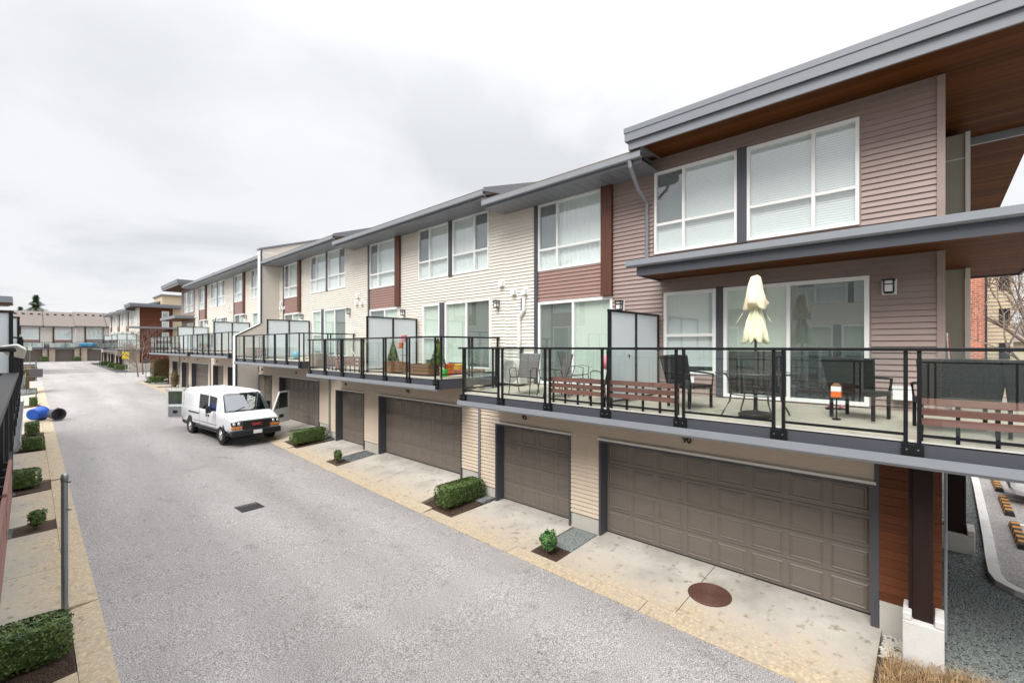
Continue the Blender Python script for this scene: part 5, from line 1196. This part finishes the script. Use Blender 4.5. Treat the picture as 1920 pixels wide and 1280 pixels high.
def car(name, label, loc, rz, paint, L_=4.4, W=.88, H=1.45):
    c = thing(name, label, 'car', loc, rz); s = L_ / 4.4; h = H / 1.45
    def rg(zs, zb, zr, w, wr): return [(w * .9, zs * h), (w, (zs + .12) * h), (w, (zb - .15) * h), (w * .97, zb * h), (wr + .04, (zr - .12) * h if zr > zb + .2 else (zb + .02) * h), (wr, zr * h)]
    S = [(-2.2, rg(.35, .82, .86, .80, .6)), (-2.05, rg(.28, .95, 1.0, W, .66)), (-1.7, rg(.26, .98, 1.05, W, .68)), (-1.15, rg(.26, .97, 1.40, W, .60)), (-.2, rg(.26, .95, 1.45, W, .61)), (.35, rg(.26, .95, 1.42, W, .60)), (1.05, rg(.26, .93, .98, W, .66)), (1.8, rg(.27, .82, .86, W, .66)), (2.1, rg(.30, .70, .74, .82, .6)), (2.2, rg(.36, .60, .63, .74, .55))]
    S = [(x * s, p) for x, p in S]
    loft(c, S, lambda i, j, l: ('g' if (j == 3 and 2 <= i <= 5) or (j == 'top' and i in (2, 5)) or (j == 4 and i in (2, 5)) else None), paint, 'glass_black')
    for x in (-1.32 * s, 1.38 * s):
        for q in (-1, 1): wheel(c, x, q * (W - .11), .31, .31, .2, q)
    for q in (-1, 1):
        MB().box(2.02 * s, 2.165 * s, *sorted((q * .42, q * .76)), .60 * h, .70 * h).build('headlight', 'lamp_glass', c, world=False, bevel=.02)
        MB().box(-2.19 * s, -2.1 * s, *sorted((q * .45, q * .74)), .72 * h, .84 * h).build('tail_light', 'red_badge', c, world=False)
        MB().box(.95 * s, 1.1 * s, *sorted((q * W, q * (W + .18))), .95 * h, 1.06 * h).build('mirror', paint, c, world=False, bevel=.02)
    MB().box(2.12 * s, 2.215 * s, -.45, .45, .38 * h, .54 * h).build('grille', 'plastic_black', c, world=False, bevel=.02)
    return c
car('parked_car', 'white car parked nose-in at the wheel stops', (19.55, -3.75, -.08), R(90), 'car_white', 4.5)
car('parked_car', 'red car parked beyond the lot near the cream building', (46, -4.9, -.1), R(75), 'car_red')
car('parked_car', 'white car parked behind the red car', (53, -7.0, -.1), R(75), 'car_white')
car('parked_car', 'silver car parked behind the red and white cars', (60, -8.6, -.1), R(75), 'car_silver')

# ------------------------------------------------------------------ balcony furniture
DZ = 3.17
def wicker_chair(name, label, loc, rz, w=.62, hb=.95, flare=.10, group=None):
    t = thing(name, label, 'chair', loc, rz, group)     # faces local -y
    b = MB(); b.hexa([(-w / 2, .22, .40), (w / 2, .22, .40), (w / 2, .27, .40), (-w / 2, .27, .40), (-w / 2 - flare / 2, .36, hb), (w / 2 + flare / 2, .36, hb), (w / 2 + flare / 2, .41, hb), (-w / 2 - flare / 2, .41, hb)]); bk = b.build('backrest', 'wicker', t, world=False, bevel=.012)
    MB().tube([(-w / 2 - flare / 2, .385, hb), (0, .40, hb + .012), (w / 2 + flare / 2, .385, hb)], .018, 6).build('top_roll', 'wicker', bk, world=False)
    MB().box(-w / 2, w / 2, -.28, .26, .36, .43).build('seat', 'wicker', t, world=False, bevel=.02)
    for s in (-1, 1):
        for y in (-.25, .24): MB().box(s * (w / 2 - .025) - .02, s * (w / 2 - .025) + .02, y - .02, y + .02, 0, .40).build('leg', 'wicker', t, world=False)
        MB().tube([(s * (w / 2 - .02), -.27, .42), (s * (w / 2 + .0), -.28, .62), (s * (w / 2 + .01), -.05, .64), (s * (w / 2 + .01), .28, .66)], .02, 6).build('armrest', 'wicker', t, world=False)
    return t
wicker_chair('wicker_chair', 'dark wicker chair between frosted screen and glass table', (8.55, 3.42, DZ + .02), R(-20))
wicker_chair('wicker_chair', 'dark wicker chair in front of the sliding glass door', (9.0, .90, DZ + .03), R(72), hb=.93)
wicker_chair('wicker_chair', 'wide dark wicker armchair behind the slatted rail, nearer the umbrella', (8.62, -.16, DZ), R(100), w=.78, hb=.97)
wicker_chair('wicker_chair', 'wide dark wicker armchair behind the slatted rail, further from the umbrella', (8.62, -1.06, DZ), R(86), w=.80, hb=.97)
t = thing('patio_table', 'round glass patio table on curved legs under the umbrella', 'table', (8.33, 2.22, DZ))
MB().lathe([(.60, .70), (.61, .705), (.61, .715), (.60, .72), (.03, .72)], (8.33, 2.22, DZ), 40).build('glass_top', 'rail_glass', t)
MB().lathe([(.60, .695), (.62, .70), (.62, .722), (.60, .725), (.595, .71), (.60, .695)], (8.33, 2.22, DZ), 40, ring=True).build('rim', 'tube', t, smooth=True)
for k in range(4):
    a = R(40 + 90 * k); c, s = math.cos(a), math.sin(a)
    MB().tube([(8.33 + c * r_, 2.22 + s * r_, DZ + z) for r_, z in ((.50, .70), (.44, .62), (.40, .40), (.42, .25), (.52, .08), (.56, .0))], .014, 6).build('leg', 'tube', t)
MB().lathe([(.39, .36), (.40, .37), (.41, .36), (.40, .35), (.39, .36)], (8.33, 2.22, DZ), 30, ring=True).build('brace_ring', 'tube', t)
t = thing('patio_umbrella', 'folded cream yellow patio umbrella tied at the waist', 'umbrella', (8.33, 2.22, DZ))
MB().tube([(8.33, 2.22, DZ), (8.33, 2.22, DZ + 2.3)], .021, 10).build('pole', 'tube', t)
ux, uy = 8.33, 2.22
MB().lathe([(.26, .0), (.265, .03), (.22, .06), (.05, .08), (.032, .10), (.03, .35), (.05, .36), (.05, .48), (.026, .50)], (ux, uy, DZ), 28).build('base', 'iron_dark', t, smooth=True, auto=40)
MB().tube([(ux, uy, DZ + .3), (ux - .06, uy, DZ + .3)], .012, 6).build('clamp', 'tube', t)
fold = lambda amp, k: (lambda i, a: 1 + amp * math.cos(k * a + i * .15))
hat = MB().lathe([(.165, 1.80), (.178, 1.83), (.155, 1.96), (.118, 2.10), (.085, 2.22), (.055, 2.32), (.025, 2.345)], (ux, uy, DZ), 48, wob=lambda i, a: 1 + (.20 if i < 2 else .10 * (6 - i) / 5) * math.cos(6 * a + .4) + .05 * math.cos(11 * a))
hat.v = [(x + .022 * math.sin(z * 7) + .02 * math.sin(3 * math.atan2(y - uy, x - ux) + z * 9), y + .02 * math.cos(5 * math.atan2(y - uy, x - ux) + z * 6), z - (.05 * math.cos(3 * math.atan2(y - uy, x - ux)) if z < DZ + 1.86 else 0)) for x, y, z in hat.v]
hat.build('canopy', 'umbrella', t, smooth=True)
sk = MB().lathe([(.145, 1.24), (.165, 1.27), (.15, 1.42), (.115, 1.58), (.07, 1.76), (.05, 1.82), (.065, 1.86)], (ux, uy, DZ), 64, wob=lambda i, a: 1 + (.28 if i < 4 else .16) * math.cos(8 * a + .8) + .06 * math.cos(13 * a))
sk.v = [(x + .016 * math.sin(11 * z + 2 * math.atan2(y - uy, x - ux)), y + .016 * math.cos(9 * z + 3 * math.atan2(y - uy, x - ux)), z - (.05 * math.cos(8 * math.atan2(y - uy, x - ux) + .8) if z < DZ + 1.3 else 0)) for x, y, z in sk.v]
sk.build('skirt', 'umbrella_b', t, smooth=True)
MB().lathe([(.075, 1.765), (.08, 1.775), (.08, 1.80), (.075, 1.81)], (ux, uy, DZ), 20, ring=True).build('tie_strap', 'umbrella_b', t)
for s, dy in ((1, .16), (-1, -.13)): MB().prism([(ux - .12 * s, uy + dy, DZ + 1.72), (ux - .05 * s, uy + dy * 1.5, DZ + 1.60), (ux - .1 * s, uy + dy * 1.7, DZ + 1.55), (ux - .14 * s, uy + dy * 1.2, DZ + 1.66)], (.01, .01, 0)).build('strap_end', 'umbrella_b', t)
# carton on a slim stand, sandals, broom, boxes
t = thing('carton', 'small orange and white carton on a black stand beside the chair', 'carton', (8.72, 1.16, DZ))
MB().tube([(8.72, 1.16, DZ + .02), (8.72, 1.16, DZ + .36)], .010, 8).build('stand', 'black_metal', t); MB().lathe([(.06, .0), (.06, .012), (.012, .02)], (8.72, 1.16, DZ + .01), 16).build('stand_foot', 'black_metal', t)
MB().box(8.655, 8.785, 1.095, 1.225, DZ + .36, DZ + .45).build('box_lower', 'orange', t); MB().box(8.656, 8.784, 1.096, 1.224, DZ + .451, DZ + .53).build('box_upper', 'white', t)
MB().prism([(8.656, 1.096, DZ + .53), (8.656, 1.224, DZ + .53), (8.656, 1.19, DZ + .575), (8.656, 1.13, DZ + .575)], (.128, 0, 0)).build('gable_top', 'crate_wood', t)
t = thing('sandals', 'pair of dark sandals with pink straps on the deck by the door', 'shoes', (9.65, 1.35, DZ + .07))
for i, (dx, dy) in enumerate(((0, 0), (.05, -.16))):
    MB().prism([(9.60 + dx, 1.42 + dy, DZ + .045), (9.70 + dx, 1.46 + dy, DZ + .045), (9.83 + dx, 1.38 + dy, DZ + .045), (9.80 + dx, 1.30 + dy, DZ + .045), (9.66 + dx, 1.32 + dy, DZ + .045)], (0, 0, .03)).build('sole', 'ink', t)
    MB().tube([(9.66 + dx, 1.33 + dy, DZ + .07), (9.70 + dx, 1.38 + dy, DZ + .12), (9.72 + dx, 1.44 + dy, DZ + .07)], .018, 6).build('strap', 'pink', t)
t = thing('broom', 'broom with white and red handle leaning at the house corner', 'broom', (10.6, -.32, DZ + .05))
MB().tube([(10.6, -.20, DZ + .06), (10.42, -.115, DZ + 1.38)], .013, 8).build('handle', 'white', t); MB().tube([(10.5, -.28, DZ + .06), (10.43, -.125, DZ + 1.36)], .011, 8).build('spare_handle', 'red_badge', t); MB().box(10.45, 10.7, -.30, -.14, DZ + .03, DZ + .10).build('head', 'ink', t)
fw = Frame((10.1, 0), (0, 1), (-1, 0))
b = MB(); fw.box(b, .30, .55, 3.43, 3.64, .02, .16); b.build('meter_box', 'white', h90, bevel=.01); b = MB(); fw.box(b, .29, .56, 3.62, 3.66, .015, .175); b.build('meter_box_lid', 'white', h90)
b = MB(); fw.box(b, 3.92, 4.06, 3.50, 3.66, .02, .045); b.build('power_outlet', 'white', h90)
# sling chairs and heat pump on the balcony of 92
def sling_chair(label, loc, rz):
    t = thing('sling_chair', label, 'chair', loc, rz)    # faces local -y
    P = [(.02, -.26, .42), (0, .18, .38), (0, .24, .44), (0, .40, .98)]
    b = MB(); yz = [(-.26, .42), (.16, .38), (.23, .42), (.30, .66), (.39, .97)]
    b.pts([(s * .25, y, z) for y, z in yz for s in (-1, 1)], [(2 * i, 2 * i + 1, 2 * i + 3, 2 * i + 2) for i in range(4)])
    o = b.build('sling', 'sling', t, world=False); md = o.modifiers.new('th', 'SOLIDIFY'); md.thickness = .012
    for s in (-1, 1):
        MB().tube([(s * .26, y, z) for y, z in yz], .013, 6).build('side_rail', 'tube', t, world=False)
        MB().tube([(s * .27, .30, 0), (s * .27, .16, .40), (s * .28, .10, .62), (s * .28, -.10, .64), (s * .28, -.26, .60), (s * .27, -.24, .40), (s * .27, -.32, 0)], .013, 6).build('leg_frame', 'tube', t, world=False)
    MB().tube([(-.26, .39, .97), (.26, .39, .97)], .013, 6).build('top_bar', 'tube', t, world=False)
    return t
sling_chair('grey sling chair in profile beside the heat pump', (8.35, 7.42, DZ), R(-72))
sling_chair('grey sling chair with its back to the slatted rail', (8.35, 6.52, DZ), R(-125))
sling_chair('grey sling chair in front of the sliding door of 92', (9.3, 6.55, DZ + .05), R(20))
sling_chair('grey sling chair against the frosted screen', (8.55, 5.18, DZ), R(160))
t = thing('heat_pump', 'white outdoor heat pump standing against the beige wall', 'air conditioner', (9.55, 9.0, DZ + .06))
MB().box(9.38, 9.72, 8.52, 9.42, DZ + .10, DZ + .80).build('casing', 'offwhite', t, bevel=.02)
for i in range(9): MB().lathe([(.03 + i * .034, 0), (.034 + i * .034, .008), (.042 + i * .034, 0)], n=26, ring=True).xf(Matrix.Translation((9.378, 8.86, DZ + .45)) @ Matrix.Rotation(R(-90), 4, 'Y')).build('fan_ring', 'tube', t)
for i in range(14): MB().box(9.40, 9.70, 9.421, 9.428, DZ + .14 + i * .045, DZ + .16 + i * .045).build('side_louvre', 'trim_dark', t)
for y in (8.62, 9.28): MB().box(9.36, 9.74, y, y + .06, DZ + .02, DZ + .10).build('foot', 'tube', t)
MB().tube([(10.03, 8.93, 5.80), (10.03, 8.93, 5.40), (10.03, 9.12, 5.18), (10.03, 9.12, 3.9)], .055, 8).build('pipe_cover', 'white', h92)
MB().tube([(10.05, 9.03, 5.78), (10.05, 9.03, 5.35)], .05, 4).build('dark_duct', 'grey_metal', h92)
t = thing('pink_cushion', 'pale pink cushion behind the chair at the frosted screen', 'cushion', (9.0, 5.4, DZ + .5)); MB().lathe([(.05, -.2), (.20, -.14), (.24, 0), (.20, .14), (.05, .2)], (8.95, 5.30, DZ + .80), 16).build('pad', 'pink', t, smooth=True)
t = thing('side_stool', 'low dark stool under the sling chairs', 'stool', (8.9, 6.1, DZ)); MB().box(8.7, 9.1, 5.9, 6.3, DZ + .36, DZ + .40).build('top', 'sling', t)
for x in (8.73, 9.07):
    for y in (5.93, 6.27): MB().tube([(x, y, DZ), (x, y, DZ + .37)], .014, 6).build('leg', 'tube', t)

# ------------------------------------------------------------------ planters and pots on the balcony of 94 / 96
D1 = 3.16 + .31
def planter(label, x, y, w, d, h, z, name='planter_box', boards=3):
    t = thing(name, label, 'planter', (x, y, z))
    for i in range(boards):
        za = z + .02 + i * h / boards; zb = za + h / boards - .012
        for s in (-1, 1):
            MB().box(x + s * d / 2 - .012, x + s * d / 2 + .012, y - w / 2, y + w / 2, za, zb).build('board', 'crate_wood', t)
            MB().box(x - d / 2 + .013, x + d / 2 - .013, y + s * w / 2 - .012, y + s * w / 2 + .012, za, zb).build('board', 'crate_wood', t)
    MB().box(x - d / 2 + .013, x + d / 2 - .013, y - w / 2 + .013, y + w / 2 - .013, z + .0, z + h - .05).build('soil', 'mulch', t)
    return t
def cone_shrub(label, x, y, z, h, r):
    t = thing('conical_shrub', label, 'shrub', (x, y, z)); leaf_box(x - r, x + r, y - r, y + r, z + .04, z + h, 2600, .022, seed=int(y * 10), shape='cone').build('foliage', 'leaf_cone', t, recalc=False, kind='stuff')
    MB().lathe([(r * .8, .06), (r * .5, h * .4), (.02, h * .9)], (x, y, z), 10).build('inner_growth', 'leaf_cone', t); MB().tube([(x, y, z - .12), (x, y, z + .1)], .02, 6).build('stem', 'bark', t)
xs = 8.35
planter('small square wooden planter under the first conical shrub', xs, yat(737, xs), .42, .42, .36, D1); cone_shrub('conical shrub in the small square wooden planter', xs, yat(737, xs), D1 + .34, .78, .20)
planter('narrow wooden planter beside the shelf of pots', xs + .1, yat(752, xs + .1), .34, .34, .34, D1)
planter('long low wooden planter on castors at the balcony corner', 8.25, yat(795, 8.25), 1.0, .42, .32, D1); cone_shrub('fuller conical shrub in the long low planter', 8.25, yat(822, 8.25) + .02, D1 + .30, .85, .24)
for i in range(2): MB().lathe([(.05, 0), (.05, .03)], n=10)
t = thing('pot_shelf', 'slim stepped plant stand with pink and orange pots', 'plant stand', (9.0, yat(755, 9.0), D1)); yy = yat(755, 9.0)
MB().tube([(9.0, yy, D1), (9.0, yy, D1 + 1.15)], .012, 6).build('pole', 'tube', t)
for z, dy in ((.55, -.1), (.80, .12), (.30, .1)): MB().box(8.92, 9.08, yy + dy - .16, yy + dy + .16, D1 + z, D1 + z + .012).build('tray', 'tube', t)
MB().lathe([(.07, 0), (.10, .18), (.09, .18)], (9.0, yy + .1, D1 + .812), 12).build('pot', 'orange', t); MB().box(8.95, 9.05, yy - .20, yy + .02, D1 + 1.02, D1 + 1.26).build('pink_box', 'pink', t)
def pot(label, x, y, z, r, h, m):
    t = thing('flower_pot', label, 'pot', (x, y, z)); MB().lathe([(r * .7, 0), (r, h - .04), (r * 1.1, h - .04), (r * 1.1, h), (r * .95, h), (r * .9, h - .06)], (x, y, z), 18).build('pot', m, t, smooth=True, auto=40); MB().lathe([(r * .88, h - .07), (.01, h - .06)], (x, y, z), 14).build('soil', 'mulch', t)
pot('bright orange flower pot at the balcony corner', 8.6, yat(842, 8.6), D1 + .0, .16, .34, 'orange')
pot('yellow flower pot beside the orange one', 9.1, yat(858, 9.1), D1 + .02, .17, .30, 'yellow')
pot('lime green bucket in front of the orange pot', 8.2, yat(833, 8.2), D1, .12, .20, 'green_pl')
pot('terracotta pot near the slatted rail', 8.5, yat(637, 8.5), D1, .16, .30, 'terracotta')
pot('second terracotta pot next to the tan box', 8.9, yat(628, 8.9), D1, .18, .34, 'terracotta')
t = thing('storage_box', 'tan storage box behind the rail of the planter balcony', 'box', (8.3, yat(597, 8.3), D1)); yy = yat(597, 8.3)
MB().box(8.05, 8.55, yy - .35, yy + .35, D1, D1 + .55).build('box', 'crate_wood', t, bevel=.01); MB().box(8.03, 8.57, yy - .37, yy + .37, D1 + .55, D1 + .60).build('lid', 'cream_wall', t)
t = thing('folding_chair', 'white folding chair behind the slatted rail of the planter balcony', 'chair', (9.0, yat(668, 9.0), D1), R(60))
for s in (-.2, .2):
    MB().tube([(s, -.25, 0), (s, .22, .80)], .014, 6).build('leg', 'white', t, world=False); MB().tube([(s, .25, 0), (s, -.20, .45)], .014, 6).build('leg', 'white', t, world=False)
MB().box(-.2, .2, -.2, .15, .43, .46).build('seat', 'white', t, world=False); MB().box(-.2, .2, .17, .20, .62, .80).build('backrest', 'white', t, world=False)
t = thing('toy_blocks', 'low reddish play mat board by the bright pots', 'mat', (9.3, 10.6, D1 + .02)); MB().box(8.9, 9.7, 10.25, 11.2, D1 + .04, D1 + .16).build('board', 'terracotta', t)
o = tag(MB().lathe([(.17 * math.sin(math.pi * i / 12) + .0005, .17 - .17 * math.cos(math.pi * i / 12)) for i in range(13)], (8.55, yat(555, 8.55), 3.16 + .60), 24).build('ball', 'ball', smooth=True), 'blue play ball on the third balcony', 'ball')
# ------------------------------------------------------------------ rooftop and small extras
for (y, z, hh) in ((9.9, 9.05, .0),): pass
for hse, (x, y, z) in ((h94, (11.6, 12.0, 9.75)), (h98, (11.6, 22.0, 10.0))): MB().tube([(x, y, z - .3), (x, y, z + .35)], .05, 8).build('vent_stack', 'iron_dark', hse)
